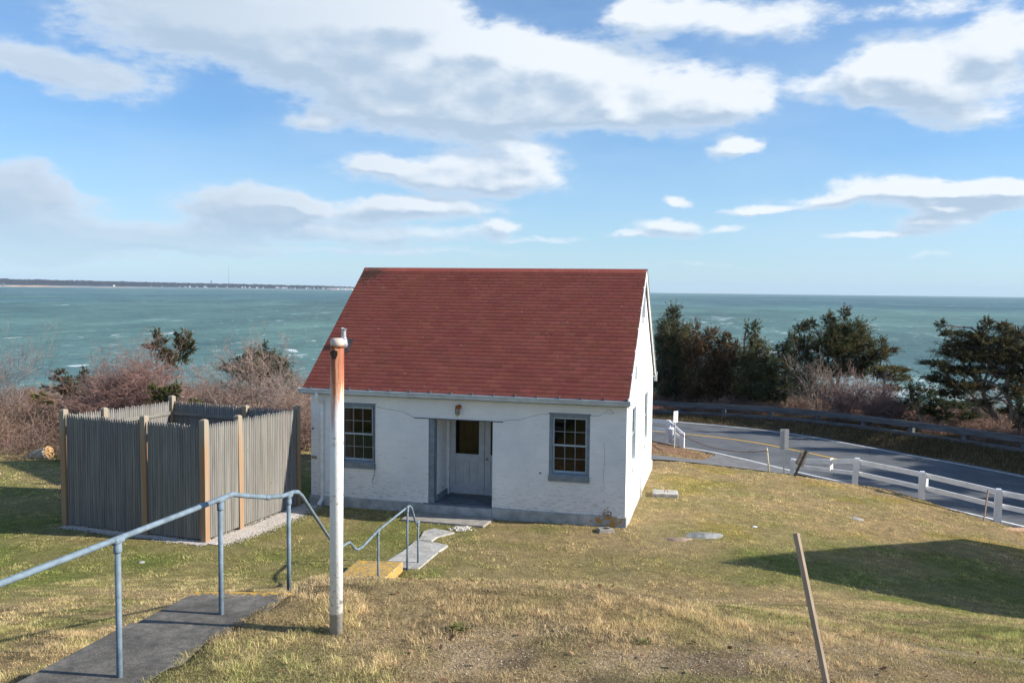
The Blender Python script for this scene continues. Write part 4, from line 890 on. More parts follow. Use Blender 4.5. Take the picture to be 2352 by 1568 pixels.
# chain posts and chain
b_ = at(1766, 1077, 29.9); t_ = at(1761, 1027.5, 29.9); e = empty('chain_post', b_, 0, 'slim pale post holding the free end of the chain', 'post')
mb = MB(); mb.tube([b_-(t_-b_)*.3, t_-(t_-b_)*.06, t_-(t_-b_)*.03, t_], [.032, .032, .024, .008], 10); mb.build('shaft', mat('yellowed_white_paint', (.60, .58, .46), .6, 9, .2, .1), e, True, tuple(b_))
MB().tube([t_-(t_-b_)*.17+Vector((0, 0, .02)), t_-(t_-b_)*.17-Vector((0, 0, .02))], .037, 10).build('collar', M_rust, e, True, tuple(b_))
c0 = at(1556, 993, 36.6); c1 = t_-(t_-b_)*.15; ch = []
for i in range(41):
    k_ = i/40; p = c0.lerp(c1, k_); p.z -= .62*4*k_*(1-k_)*.5; ch.append(p)
mb = MB(); mb.tube(ch, .011, 6)
for i in range(0, 40): 
    q = (ch[i]+ch[i+1])/2; dd = (ch[i+1]-ch[i]).normalized(); mb.tube([q-dd*.06, q, q+dd*.06], [.01, .017, .01], 6)
o = mb.build('chain', M_rust, None, True, tuple(c0)); tag(o, 'rusty chain slung across the driveway entrance', 'chain')
# ribbed white bucket leaning behind the sign
b_ = at(1542, 1014, 37.3); e = empty('ribbed_bucket', b_, R(30), 'white ribbed plastic tub tilted behind the small white sign', 'tub'); e.rotation_euler = (R(6), R(-7), R(30))
mb = MB(); pts = [(0, 0, -.05)] + [(0, 0, .60*i/24) for i in range(25)]; mb.tube(pts, [.10] + [.11+.035*i/24+(.006 if i % 2 else 0) for i in range(25)], 18); mb.build('body', mat('milky_plastic', (.58, .62, .68), .4, 8, .1, .1), e, True)
MB().tube([(0, 0, .56), (0, 0, .60), (0, 0, .615)], [.155, .160, .14], 18).build('rim', M_signw, e, True)

# ------------------------------------------------------------------ timber guardrail beyond the road
M_gr = mat('grey_weathered_timber', (.11, .115, .125), .85, 2.5, .3, .3, 20, stretch=(.5, .5, 4))
gl = ROADL + ROADN*9.0; gi0 = 8; seg = []
acc_ = 0; last = None; pts = []
for i in range(gi0, len(gl)-10):
    p = gl[i]
    if last is None or np.linalg.norm(p-last) >= 0: 
        pts.append(p)
        last = p
pts = np.array(pts); dist = np.concatenate([[0], np.cumsum(np.linalg.norm(np.diff(pts, axis=0), axis=1))]); tot = dist[-1]
nP = int(tot/2.45); gp = [np.array([np.interp(k*tot/nP, dist, pts[:, 0]), np.interp(k*tot/nP, dist, pts[:, 1])]) for k in range(nP+1)]
O = (float(gp[nP//2][0]), float(gp[nP//2][1]), -1.0)
gro = empty('timber_guardrail', O, 0, 'long grey timber guardrail on the far side of the road', 'guardrail')
def gz(p): return float(np.interp(p[0], [9, 20], [-1.12, -.68]))
gps = [Vector((p[0], p[1], gz(p))) for p in gp]
for i, p in enumerate(gps):
    if p.x < 6 or p.y < 22: continue
    nn_ = ROADN[min(range(len(ROADL)), key=lambda j: np.sum((gl[j]-np.array([p.x, p.y]))**2))]; off_ = Vector((nn_[0], nn_[1], 0))*.14
    mb = MB(); mb.obox(p+off_+Vector((0, 0, -.5)), p+off_+Vector((0, 0, .60)), .20, .20, (nn_[0], nn_[1], 0)); mb.build('post', M_gr, gro, origin=O, bevel=.01)
for i in range(len(gps)-1):
    if gps[i+1].x < 5 or gps[i].y < 22: continue
    for z_, h_ in ((.52, .27), (.08, .18)):
        mb = MB(); mb.obox(gps[i]+Vector((0, 0, z_)), gps[i+1]+Vector((0, 0, z_)), .09, h_-.004*(i % 2)); mb.build('rail', M_gr, gro, origin=O, bevel=.012)

# ------------------------------------------------------------------ vegetation generators
def leaf_mat():
    M = bpy.data.materials.new('cedar_foliage'); M.use_nodes = True; t = M.node_tree; t.nodes.remove(t.nodes['Principled BSDF'])
    tcn = N(t, 'ShaderNodeTexCoord'); c = mixc(t, 1., attr(t), mixc(t, mrange(t, noise(t, tcn.outputs['Object'], 1.3, 3, .6), .3, .7), (1.15, 1.12, 1.05), (2.6, 2.5, 2.1)), 'MULTIPLY')
    d = N(t, 'ShaderNodeBsdfDiffuse'); lk(t, c, d.inputs[0]); tr = N(t, 'ShaderNodeBsdfTranslucent'); lk(t, c, tr.inputs[0]); mx = N(t, 'ShaderNodeMixShader'); mx.inputs[0].default_value = .3
    lk(t, d.outputs[0], mx.inputs[1]); lk(t, tr.outputs[0], mx.inputs[2]); lk(t, mx.outputs[0], t.nodes['Material Output'].inputs[0]); return M
M_leaf = leaf_mat()
M_bark = mat('grey_bark', (.23, .19, .155), .9, 6, .3, .5, 20, stretch=(1, 1, .3))
M_twig = mat('bare_twig', rough=.85, bump=0, fn=lambda t, vec, c: attr(t), spec=.2)
def leaves(P, D, Ln, Wd, rng):
    n = len(P); q = rng.normal(size=(n, 3)); s = np.cross(D, q); s /= np.linalg.norm(s, axis=1)[:, None]+1e-9
    V = np.empty((n, 3, 3)); V[:, 0] = P - s*Wd[:, None]; V[:, 1] = P + s*Wd[:, None]; V[:, 2] = P + D*Ln[:, None]
    return V.reshape(-1, 3), np.arange(3*n).reshape(-1, 3)
def cedar_mesh(lobes, seed, tint, dens=1.0, wind=(0, 0, .35), px=.05):
    rng = np.random.default_rng(seed); Vs = []; Cs = []
    for (cx, cy, cz, rx, ry, rz) in lobes:
        area = (rx*rz + rx*ry + ry*rz); K = max(14, int(area*120*dens))
        u = rng.normal(size=(K, 3)); u /= np.linalg.norm(u, axis=1)[:, None]; r0 = rng.uniform(.1, .5, K)[:, None]; r1 = (.60 + .85*rng.random(K)**1.9)[:, None]
        Rr = np.array([rx, ry, rz]); A0 = np.array([cx, cy, cz]) + u*Rr*r0; B0 = np.array([cx, cy, cz]) + u*Rr*r1 + np.array(wind)*rng.uniform(.1, .5, K)[:, None]*min(rx, rz)
        L = B0-A0; ln = np.linalg.norm(L, axis=1); m_ = 34; tt = rng.beta(1.6, 1.1, (K, m_)); P = A0[:, None] + L[:, None]*tt[..., None]
        rad = (.15*(1-tt) + .03)*np.minimum(1, ln[:, None]/.6)*1.0; P = P + rng.normal(size=P.shape)*rad[..., None]*.55
        D = L[:, None]/ln[:, None, None] + rng.normal(size=P.shape)*.55 + np.array([0, 0, .25]); D = D/np.linalg.norm(D, axis=2)[..., None]
        n = K*m_; Ln = rng.uniform(.05, .12, n); Wd = rng.uniform(.009, .018, n)
        V, T = leaves(P.reshape(-1, 3), D.reshape(-1, 3), Ln, Wd, rng); Vs.append(V)
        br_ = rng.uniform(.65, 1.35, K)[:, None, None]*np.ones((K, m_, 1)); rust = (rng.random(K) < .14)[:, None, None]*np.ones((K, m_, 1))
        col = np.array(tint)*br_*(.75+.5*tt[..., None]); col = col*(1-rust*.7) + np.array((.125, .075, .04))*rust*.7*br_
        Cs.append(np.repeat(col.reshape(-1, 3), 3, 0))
    V = np.concatenate(Vs); return V, np.arange(len(V)).reshape(-1, 3), np.clip(np.concatenate(Cs), 0, 1)
def limb(mb, a, b_, r0, r1, rnd, k=5, sag=.12):
    a, b_ = Vector(a), Vector(b_); L = (b_-a).length; pts = []; rs_ = []
    for i in range(k+1):
        t_ = i/k; p = a.lerp(b_, t_) + Vector((rnd.uniform(-1, 1), rnd.uniform(-1, 1), rnd.uniform(-1, 1)))*L*.04*(0 < i < k) + Vector((0, 0, -sag*L*math.sin(math.pi*t_)*.5)); pts.append(p); rs_.append(r0+(r1-r0)*t_)
    mb.tube(pts, rs_, 7, True); return pts
def cedar(base, lobes, seed, label, tint=(.055, .066, .034), dens=1.0, wind=(0, 0, .35), trunks=None, name='cedar_tree', cat='cedar tree', group=None, tr=.12):
    """lobes: (dx, dz, rx, rz) or (dx, dz, rx, rz, dy)"""
    rnd = random.Random(seed); e = empty(name, base, 0, label, cat, group)
    kf = 1.24 if 30 < seed < 40 else 1.12 if seed == 19 else 1.12; dens = dens*(1.1 if seed == 19 else .95)
    LB = [(l[0], l[4] if len(l) > 4 else rnd.uniform(-.4, .4)*l[2], l[1], l[2]*kf, l[2]*.85, l[3]*kf) for l in lobes]
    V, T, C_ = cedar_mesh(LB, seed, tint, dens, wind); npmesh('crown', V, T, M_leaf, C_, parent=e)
    top = max(LB, key=lambda l: l[2]); mb = MB(); tops_ = trunks or [(top[0], top[1], top[2])]
    for i, tp in enumerate(tops_):
        P = limb(mb, (i*.12, 0, -.4), tp, tr, tr*.25, rnd, 7, 0)
        for l in LB[i::len(tops_)]:
            k_ = min(range(len(P)), key=lambda j: abs(P[j].z-(l[2]-.45*l[3]-abs(l[0])*.25))); k_ = min(k_, len(P)-2)
            limb(mb, P[k_], (l[0], l[1], l[2]), tr*.42, .015, rnd, 5, -.1 if l[0] else 0)
            for _ in range(4):
                q = Vector((l[0], l[1], l[2])) + Vector((rnd.uniform(-1, 1)*l[3]*.8, rnd.uniform(-1, 1)*l[4]*.8, rnd.uniform(-.6, .8)*l[5])); limb(mb, Vector((l[0], l[1], l[2])).lerp(P[k_], rnd.uniform(0, .5)), q, .02, .006, rnd, 3, 0)
    mb.build('trunk', M_bark, e, True); return e

def twig_segs(rng, H, spread, n0, levels, lean=(0, 0), r0=.02, kids=(3, 5), curl=.3, up=.6):
    segs = []
    def grow(p, d, L, r, lv):
        k = 4 if lv < levels else 3; pts = [p]
        for i in range(k):
            d = d + rng.normal(size=3)*curl*.45; d[2] += .05*up; d = d/np.linalg.norm(d); q = pts[-1] + d*L/k; segs.append((pts[-1], q, r*(1-.75*i/k), r*(1-.75*(i+1)/k), lv)); pts.append(q)
        if lv < levels:
            for _ in range(rng.integers(*kids)+1):
                j = rng.integers(1, k+1); nd = d + rng.normal(size=3)*.75; nd[2] += up*.35; nd /= np.linalg.norm(nd); grow(pts[j], nd, L*rng.uniform(.45, .75), r*.5, lv+1)
    for i in range(n0):
        a = rng.uniform(0, 2*np.pi); rr = rng.uniform(0, .25)*spread; d = np.array([np.cos(a)*spread*rng.uniform(.2, 1)/H + lean[0], np.sin(a)*spread*rng.uniform(.2, 1)/H + lean[1], 1.0]); d /= np.linalg.norm(d)
        grow(np.array([np.cos(a)*rr, np.sin(a)*rr, -.1]), d, H*rng.uniform(.45, .7), r0*rng.uniform(.6, 1.1), 1)
    return segs
def seg_mesh(segs, sides=3, minr=.004):
    A0 = np.array([s[0] for s in segs]); B0 = np.array([s[1] for s in segs]); ra = np.maximum([s[2] for s in segs], minr); rb = np.maximum([s[3] for s in segs], minr*.8); lv = np.array([s[4] for s in segs])
    d = B0-A0; d /= np.linalg.norm(d, axis=1)[:, None]+1e-9; ref = np.where(np.abs(d[:, 2:3]) < .9, [[0, 0, 1.]], [[1., 0, 0]]); x = np.cross(d, ref); x /= np.linalg.norm(x, axis=1)[:, None]; y = np.cross(d, x)
    n = len(segs); V = np.empty((n, 2*sides, 3)); T = []
    for j in range(sides):
        a = 2*np.pi*j/sides; o = x*np.cos(a)+y*np.sin(a); V[:, j] = A0+o*ra[:, None]; V[:, sides+j] = B0+o*rb[:, None]
        j2 = (j+1) % sides; T.append(np.stack([np.full(n, j), np.full(n, j2), np.full(n, sides+j2), np.full(n, sides+j)], 1))
    base = (np.arange(n)*2*sides)[:, None]; T = np.concatenate([t_+base for t_ in T]); return V.reshape(-1, 3), T, np.repeat(lv, 2*sides)
def bare_shrub(base, H, spread, n0, levels, seed, label, col=(.25, .175, .15), name='bare_shrub', cat='shrub', group=None, lean=(0, 0), r0=.02, minr=.006, kids=(3, 5), curl=.3, up=.6, dome=None):
    rng = np.random.default_rng(seed); segs = twig_segs(rng, H, spread, n0, levels, lean, r0, kids, curl, up)
    V, T, lv = seg_mesh(segs, 3, minr); c = np.array(col)*(1+rng.normal(size=(len(segs), 1))*.22); c = np.repeat(c, 6, 0)
    c = np.where(lv[:, None] <= 1, c*1.25, c); e = npmesh(name, V, T, M_twig, np.clip(c, 0, 1)); e.location = base; tag(e, label, cat, group); return e

# ---- cedars beyond the road (right)
def cb_(px, py, Yd, z=None): v = at(px, py, Yd); return (v.x, v.y, tz(v.x, v.y, False) if z is None else z)
GC = 'cedars beyond the road'
def cbase(px, Yd): x = (px-CX)/FPX*Yd; return (x, Yd, tz(x, Yd, False))
def lob(px0, Yd, base, L):
    """turn measured lobes (px, py, rx, ry) at distance Yd into local lobes"""
    out = []
    for l in L:
        p = at(l[0], l[1], Yd); k_ = Yd/FPX; out.append((p.x-base[0], p.z-base[2], l[2]*k_, l[3]*k_) + ((l[4],) if len(l) > 4 else ()))
    return out
b_ = cbase(1546, 52); cedar(b_, lob(1546, 52, b_, [(1546, 722, 18, 24), (1540, 760, 34, 30), (1560, 800, 40, 40), (1535, 850, 42, 45), (1565, 890, 36, 40), (1520, 800, 24, 44), (1578, 770, 14, 24), (1570, 840, 34, 40), (1548, 905, 44, 26), (1520, 880, 30, 40), (1545, 790, 36, 40)]), 11, 'tall dense grey green cedar against the shed gable', (.062, .066, .044), 1.1, (-.1, 0, .6), group=GC)
def skirt(L, Yd, base): return lob(0, Yd, base, L)
b_ = cbase(1612, 51); cedar(b_, lob(1612, 51, b_, [(1598, 760, 10, 24), (1632, 770, 18, 18), (1612, 800, 30, 30), (1630, 850, 30, 40), (1600, 880, 34, 40), (1655, 790, 14, 18), (1590, 820, 26, 40), (1645, 890, 36, 34), (1610, 912, 44, 20), (1642, 830, 24, 34)]), 12, 'rust brown tipped cedar, second from the shed', (.072, .052, .036), 1.1, (.25, 0, .6), group=GC)
b_ = cbase(1672, 51); cedar(b_, lob(1672, 51, b_, [(1668, 775, 14, 14), (1684, 800, 22, 20), (1670, 835, 30, 32), (1690, 880, 34, 36), (1655, 880, 26, 34), (1650, 835, 22, 30), (1678, 910, 44, 20), (1698, 835, 20, 28)]), 13, 'low brownish cedar between the rust tipped one and the pointed one', (.072, .056, .040), 1.1, (.1, 0, .5), group=GC)
b_ = cbase(1728, 50); cedar(b_, lob(1728, 50, b_, [(1733, 758, 12, 22), (1715, 752, 7, 14), (1735, 790, 22, 22), (1740, 830, 34, 30), (1725, 880, 42, 36), (1762, 820, 18, 24), (1765, 865, 30, 34), (1735, 910, 48, 20), (1715, 830, 24, 34)]), 14, 'pointed green cedar with a fine spire top', (.070, .075, .040), 1.1, (.2, 0, .6), group=GC)
b_ = cbase(1806, 49); cedar(b_, lob(1806, 49, b_, [(1798, 800, 20, 12), (1790, 835, 26, 18), (1820, 850, 26, 30), (1790, 885, 38, 30), (1822, 780, 16, 26), (1770, 905, 40, 22), (1825, 890, 34, 26), (1775, 860, 24, 22), (1812, 820, 24, 26)]), 15, 'dark low cedar left of the broad cedar', (.042, .056, .036), 1.0, (-.2, 0, .4), group=GC)
b_ = cbase(1927, 47); cedar(b_, lob(1927, 47, b_, [(1838, 755, 18, 14), (1862, 745, 18, 12), (1850, 790, 30, 22), (1905, 735, 18, 16), (1940, 722, 15, 18), (1925, 765, 38, 26), (1960, 760, 34, 28), (1985, 790, 34, 26), (1890, 800, 34, 24), (1940, 815, 46, 28), (1870, 840, 36, 24), (1995, 825, 30, 22), (1960, 850, 40, 22), (1905, 850, 36, 18), (1850, 870, 34, 24), (1840, 815, 26, 24), (1915, 780, 40, 26), (1955, 790, 40, 26), (1980, 850, 36, 20), (1870, 900, 44, 18)]), 16, 'broad dark cedar with a domed crown and pale trunk', (.052, .058, .034), 1.0, (.1, 0, .4), trunks=[(.3, 0, 4.9), (-.6, .2, 4.3)], group=GC, tr=.13)
b_ = cbase(2028, 46); cedar(b_, lob(2028, 46, b_, [(2026, 788, 12, 16), (2024, 815, 26, 16), (2048, 805, 22, 7), (2040, 848, 34, 10), (2072, 850, 26, 7), (2066, 868, 30, 9), (2018, 860, 22, 16), (2045, 890, 28, 10)]), 17, 'small tiered cedar reaching right over the sea', (.062, .060, .032), .95, (.5, 0, .2), group=GC)
b_ = cbase(2140, 40); cedar(b_, lob(2140, 40, b_, [(2098, 890, 18, 14), (2126, 905, 30, 16), (2092, 925, 22, 16), (2150, 925, 36, 14), (2165, 955, 30, 12), (2200, 930, 34, 9), (2130, 945, 30, 12), (2225, 955, 30, 10)]), 18, 'low dark sprawling cedar behind the guardrail', (.036, .048, .030), 1.0, (-.3, 0, .3), group=GC)
b_ = cbase(2322, 41); cedar(b_, lob(2322, 41, b_, [(2164, 745, 12, 11), (2180, 765, 22, 9), (2215, 768, 24, 11), (2192, 810, 38, 12), (2150, 835, 34, 9), (2240, 800, 40, 16), (2228, 822, 44, 12), (2270, 812, 36, 14), (2320, 815, 34, 16), (2325, 895, 30, 14), (2180, 850, 34, 10), (2250, 780, 34, 14), (2250, 765, 14, 18), (2265, 745, 18, 15), (2300, 752, 26, 13), (2335, 770, 34, 16), (2300, 790, 38, 16), (2350, 810, 30, 20), (2215, 850, 44, 10), (2160, 870, 38, 12), (2200, 885, 42, 12), (2255, 890, 36, 9), (2290, 830, 34, 12), (2345, 870, 24, 22), (2380, 790, 40, 30), (2260, 925, 26, 8), (2400, 850, 40, 36), (2345, 840, 36, 22), (2310, 860, 34, 14), (2345, 910, 26, 14), (2195, 790, 30, 12), (2190, 905, 40, 10), (2330, 945, 30, 10), (2280, 850, 36, 12)]), 19, 'large windswept cedar with bare forked trunk at the right edge', (.056, .054, .032), .95, (-.55, 0, .25), trunks=[(.2, 0, 5.2), (-2.2, .3, 4.0), (.9, -.2, 4.4), (-1.6, .1, 2.6)], group=GC, tr=.15)
b_ = cbase(2356, 38.6); cedar(b_, lob(2356, 38.6, b_, [(2350, 930, 18, 16), (2362, 955, 26, 18), (2345, 975, 16, 14)]), 20, 'dark green cedar sapling cut by the right edge', (.036, .05, .032), 1.0, group=GC)
# trees just outside the frame whose shade falls on the road
src = [o for o in bpy.data.objects if o.name.startswith('cedar_tree')]
for (x, y, i, rz) in ((25.5, 31.0, 5, .8), (27, 26.5, 0, 2.1), (29, 35.5, 8, 1.0), (24.6, 36.5, 1, 2.9), (28.5, 22.5, 3, 4.4), (31.5, 27.5, 5, 5.1)):
    c_ = copy_tree(src[i]); c_.location = (x, y, tz(x, y, False)-.2); c_.rotation_euler = (0, 0, rz); c_.scale = (1.25, 1.25, 1.15)
    c_['label'] = 'cedar beyond the right edge of the view, shading the road'; c_['group'] = 'cedars shading the road'
# ---- cedars beyond the stockade (left)
GL_ = 'cedars in the thicket'
b_ = cbase(372, 43); cedar(b_, lob(372, 43, b_, [(362, 770, 9, 13), (372, 790, 14, 14), (350, 800, 16, 9), (378, 815, 22, 12), (392, 838, 14, 14)]), 31, 'left of two slim cedars rising from the thicket against the sea', (.050, .050, .034), 1.4, (-.1, 0, .8), group=GL_, tr=.07)
b_ = cbase(406, 43.5); cedar(b_, lob(406, 43.5, b_, [(408, 772, 7, 12), (428, 775, 12, 13), (412, 795, 14, 16), (430, 802, 16, 14), (415, 822, 20, 12), (436, 790, 9, 8)]), 32, 'right of two slim cedars, with a bare stem', (.052, .056, .034), 1.4, (.2, 0, .7), group=GL_, tr=.06)
b_ = cbase(590, 45); cedar(b_, lob(590, 45, b_, [(607, 800, 8, 13), (580, 812, 16, 12), (610, 822, 26, 14), (560, 828, 22, 14), (530, 845, 26, 12), (640, 838, 22, 16), (570, 860, 40, 20), (635, 865, 34, 24), (665, 870, 14, 16), (605, 845, 34, 20)]), 33, 'broad dark cedar behind the bare pale tree', (.046, .055, .032), 1.1, (0, 0, .5), group=GL_)
b_ = cbase(152, 42); cedar(b_, lob(152, 42, b_, [(138, 855, 14, 6), (126, 868, 12, 5), (146, 874, 18, 8), (162, 892, 22, 14), (140, 895, 18, 10), (105, 892, 10, 5), (176, 905, 18, 9)]), 34, 'small ragged cedar left of the round bramble bush', (.052, .052, .030), 1.3, (-.3, 0, .3), group=GL_, tr=.05)
b_ = cbase(196, 46); cedar(b_, lob(196, 46, b_, [(196, 858, 10, 12), (188, 872, 14, 12), (206, 880, 16, 12)]), 35, 'faint low cedar behind the ragged small one', (.060, .062, .050), 1.2, group=GL_, tr=.04)
b_ = cbase(378, 34); cedar(b_, lob(378, 34, b_, [(358, 898, 14, 14), (384, 905, 20, 16), (405, 898, 10, 16), (370, 918, 26, 10)]), 36, 'yellow green juniper just above the stockade corner post', (.070, .082, .034), 1.4, group=GL_, tr=.04)
b_ = cbase(92, 34); cedar(b_, lob(92, 34, b_, [(92, 912, 18, 9), (110, 920, 12, 6)]), 37, 'tiny olive juniper low in the left thicket', (.085, .082, .035), 1.4, group=GL_, tr=.03)
b_ = cbase(452, 31.5); cedar(b_, lob(452, 31.5, b_, [(446, 925, 12, 8), (462, 930, 10, 5)]), 38, 'tiny juniper behind the stockade back fence', (.070, .075, .035), 1.4, group=GL_, tr=.03)

# ---- bare shrubs and thicket
GB = 'bare shrubs in the thicket'
def bush(px, Yd, Hpx, wpx, seed, label, n0=26, levels=4, **kw):
    b = cbase(px, Yd); k_ = Yd/FPX; return bare_shrub(b, Hpx*k_*1.12, wpx*k_*.6, n0, levels, seed, label, **kw)
bush(310, 36, 178, 165, 41, 'large rounded reddish bramble bush above the stockade', n0=70, levels=4, col=(.27, .165, .140), group=GB, curl=.6, up=.1, kids=(3, 5), minr=.0065)
bush(250, 38, 130, 110, 42, 'greyish bramble bush left of the large rounded one', n0=30, levels=4, col=(.22, .175, .165), group=GB, curl=.6, up=.1, minr=.0065)
bush(580, 34, 200, 160, 43, 'pale barked bare tree in front of the broad cedar', n0=7, levels=5, col=(.33, .25, .21), name='bare_tree', cat='bare tree', group=GB, r0=.045, curl=.35, up=.5, minr=.0055)
bush(655, 33, 160, 90, 44, 'pale bare sapling beside the shed gutter', n0=6, levels=5, col=(.32, .25, .22), name='bare_tree', cat='bare tree', group=GB, r0=.035, curl=.35, up=.5, minr=.005)
bush(20, 40, 170, 130, 45, 'wispy grey leafless bush at the left edge', n0=10, levels=4, col=(.24, .21, .20), group=GB, curl=.3, up=.8, minr=.006)
bush(690, 31, 120, 60, 46, 'brown twiggy shrub between stockade and shed', n0=22, levels=4, col=(.28, .19, .15), group=GB, curl=.5, up=.3, minr=.005)
bush(470, 36, 125, 150, 47, 'tangled brown shrub between the slim cedars and bare tree', n0=34, levels=4, col=(.27, .185, .16), group=GB, curl=.6, up=.1, minr=.006)
GRB = 'bare shrubs behind the guardrail'
bush(1880, 45, 120, 100, 51, 'pale leafless shrub under the broad cedar', n0=10, levels=4, col=(.24, .19, .155), group=GRB, r0=.03, curl=.35, up=.7, minr=.007)
bush(1945, 44, 90, 90, 52, 'reddish brown shrub right of the pale leafless one', n0=24, levels=4, col=(.25, .17, .15), group=GRB, curl=.4, up=.5, minr=.007)
bush(2005, 43, 95, 100, 53, 'purplish brown shrub below the small tiered cedar', n0=26, levels=4, col=(.26, .18, .165), group=GRB, curl=.4, up=.5, minr=.007)
bush(2060, 42, 70, 80, 54, 'low brown shrub left of the sprawling dark cedar', n0=30, levels=4, col=(.25, .17, .14), group=GRB, curl=.4, up=.5, minr=.007)
bush(2255, 43, 90, 110, 55, 'grey twiggy shrub under the windswept cedar', n0=20, levels=4, col=(.26, .22, .19), group=GRB, curl=.4, up=.6, minr=.007)

def scatter_twigs(name, label, cat, pts, scales, seed, col, tmpl=4, H=1.3, n0=9, minr=.006, levels=3, curl=.7, up=.05, colvar=None):
    rng = np.random.default_rng(seed); Ts = []
    for k_ in range(tmpl):
        V, T, lv = seg_mesh(twig_segs(rng, H, H*1.1, n0, levels, (0, 0), .012, (3, 5), curl, up), 3, minr); Ts.append((V, T))
    Vs = []; TT = []; Cs = []; o = 0
    for (p, s) in zip(pts, scales):
        V, T = Ts[rng.integers(tmpl)]; a = rng.uniform(0, 6.28); c_, s_2 = np.cos(a), np.sin(a); W_ = V*s*np.array([1.15, 1.15, rng.uniform(.75, 1.2)]); W_ = np.stack([W_[:, 0]*c_-W_[:, 1]*s_2, W_[:, 0]*s_2+W_[:, 1]*c_, W_[:, 2]], 1) + np.array(p)
        Vs.append(W_); TT.append(T+o); o += len(V); cc = np.array(col)*(1+rng.normal()*.28)*(1+rng.normal(size=3)*.05); cs = np.repeat(1+rng.normal(size=(len(V)//6, 1))*.35, 6, 0)*cc; Cs.append(cs)
    ob = npmesh(name, np.concatenate(Vs), np.concatenate(TT), M_twig, np.clip(np.concatenate(Cs), 0, 1)); return tag(ob, label, cat, kind='stuff')
rng = np.random.default_rng(77); pts = []; sc = []
for Yd in np.arange(27.6, 60, 1.05):
    for k_ in np.arange(-.62, -.20, 1.15/Yd):
        x = k_*Yd + rng.uniform(-.5, .5); y = Yd + rng.uniform(-.5, .5)
        edge = 28.3 + .75*math.sin(x*.9) + (1.6 if x > -10 else 0)
        if y < edge or (-10.6 < x < -4.9 and y < 25): continue
        if x > -7.5 and y < 30.5: continue
        pts.append((x, y, tz(x, y, False))); sc.append(rng.uniform(.6, 1.25)*(.95 if y < 33 else 1.0 if y < 40 else .72))
scatter_twigs('bramble_thicket', 'tangled reddish brown bramble thicket covering the bank', 'thicket', pts, sc, 5, (.235, .155, .118), H=1.25, n0=9, minr=.0065)
pts = []; sc = []
for i in range(len(ROADL)):
    pass
ln_ = catmull([tuple(p) for p in (ROADL + ROADN*10.0)[18:-20:4]], 6)
for p in ln_:
    if not (7 < p[0] < 27): continue
    nn_ = ROADN[np.argmin(((ROADL + ROADN*10.0 - p)**2).sum(1))]
    for q in np.arange(0, 13, .95):
        v = p + nn_*q + rng.uniform(-.45, .45, 2); pts.append((v[0], v[1], tz(v[0], v[1], False))); sc.append(rng.uniform(.45, .8)*(1 if q > 1 else .6))
scatter_twigs('roadside_brush', 'low reddish brown brush behind the guardrail', 'brush', pts, sc, 6, (.27, .175, .135), H=1.2, n0=10, minr=.006, up=.4, curl=.45)

# driftwood log in the thicket's edge
p0 = at(28, 1062, 28.3); p1 = at(112, 1038, 28.0); e = empty('fallen_log', p0.lerp(p1, .5), 0, 'pale fallen log lying at the edge of the left thicket', 'log')
O = tuple(p0.lerp(p1, .5)); mb = MB(); n = 12; rnd = random.Random(3); pts = [p0.lerp(p1, i/n) + Vector((0, rnd.uniform(-.02, .02), .03*math.sin(i))) for i in range(n+1)]
mb.tube(pts, [.07+.16*(i/n)**1.3+rnd.uniform(-.012, .012) for i in range(n+1)], 14); mb.build('trunk', mat('pale_dead_wood', (.48, .40, .31), .9, 4, .4, .5, 20, stretch=(1, 1, 3)), e, True, O)
mb = MB(); q = pts[-1]; mb.tube([q, q+(p1-p0).normalized()*.03], [.225, .20], 14); mb.build('cut_end', mat('orange_cut_wood', (.50, .30, .13), .9, 8, .3, .3), e, True, O)

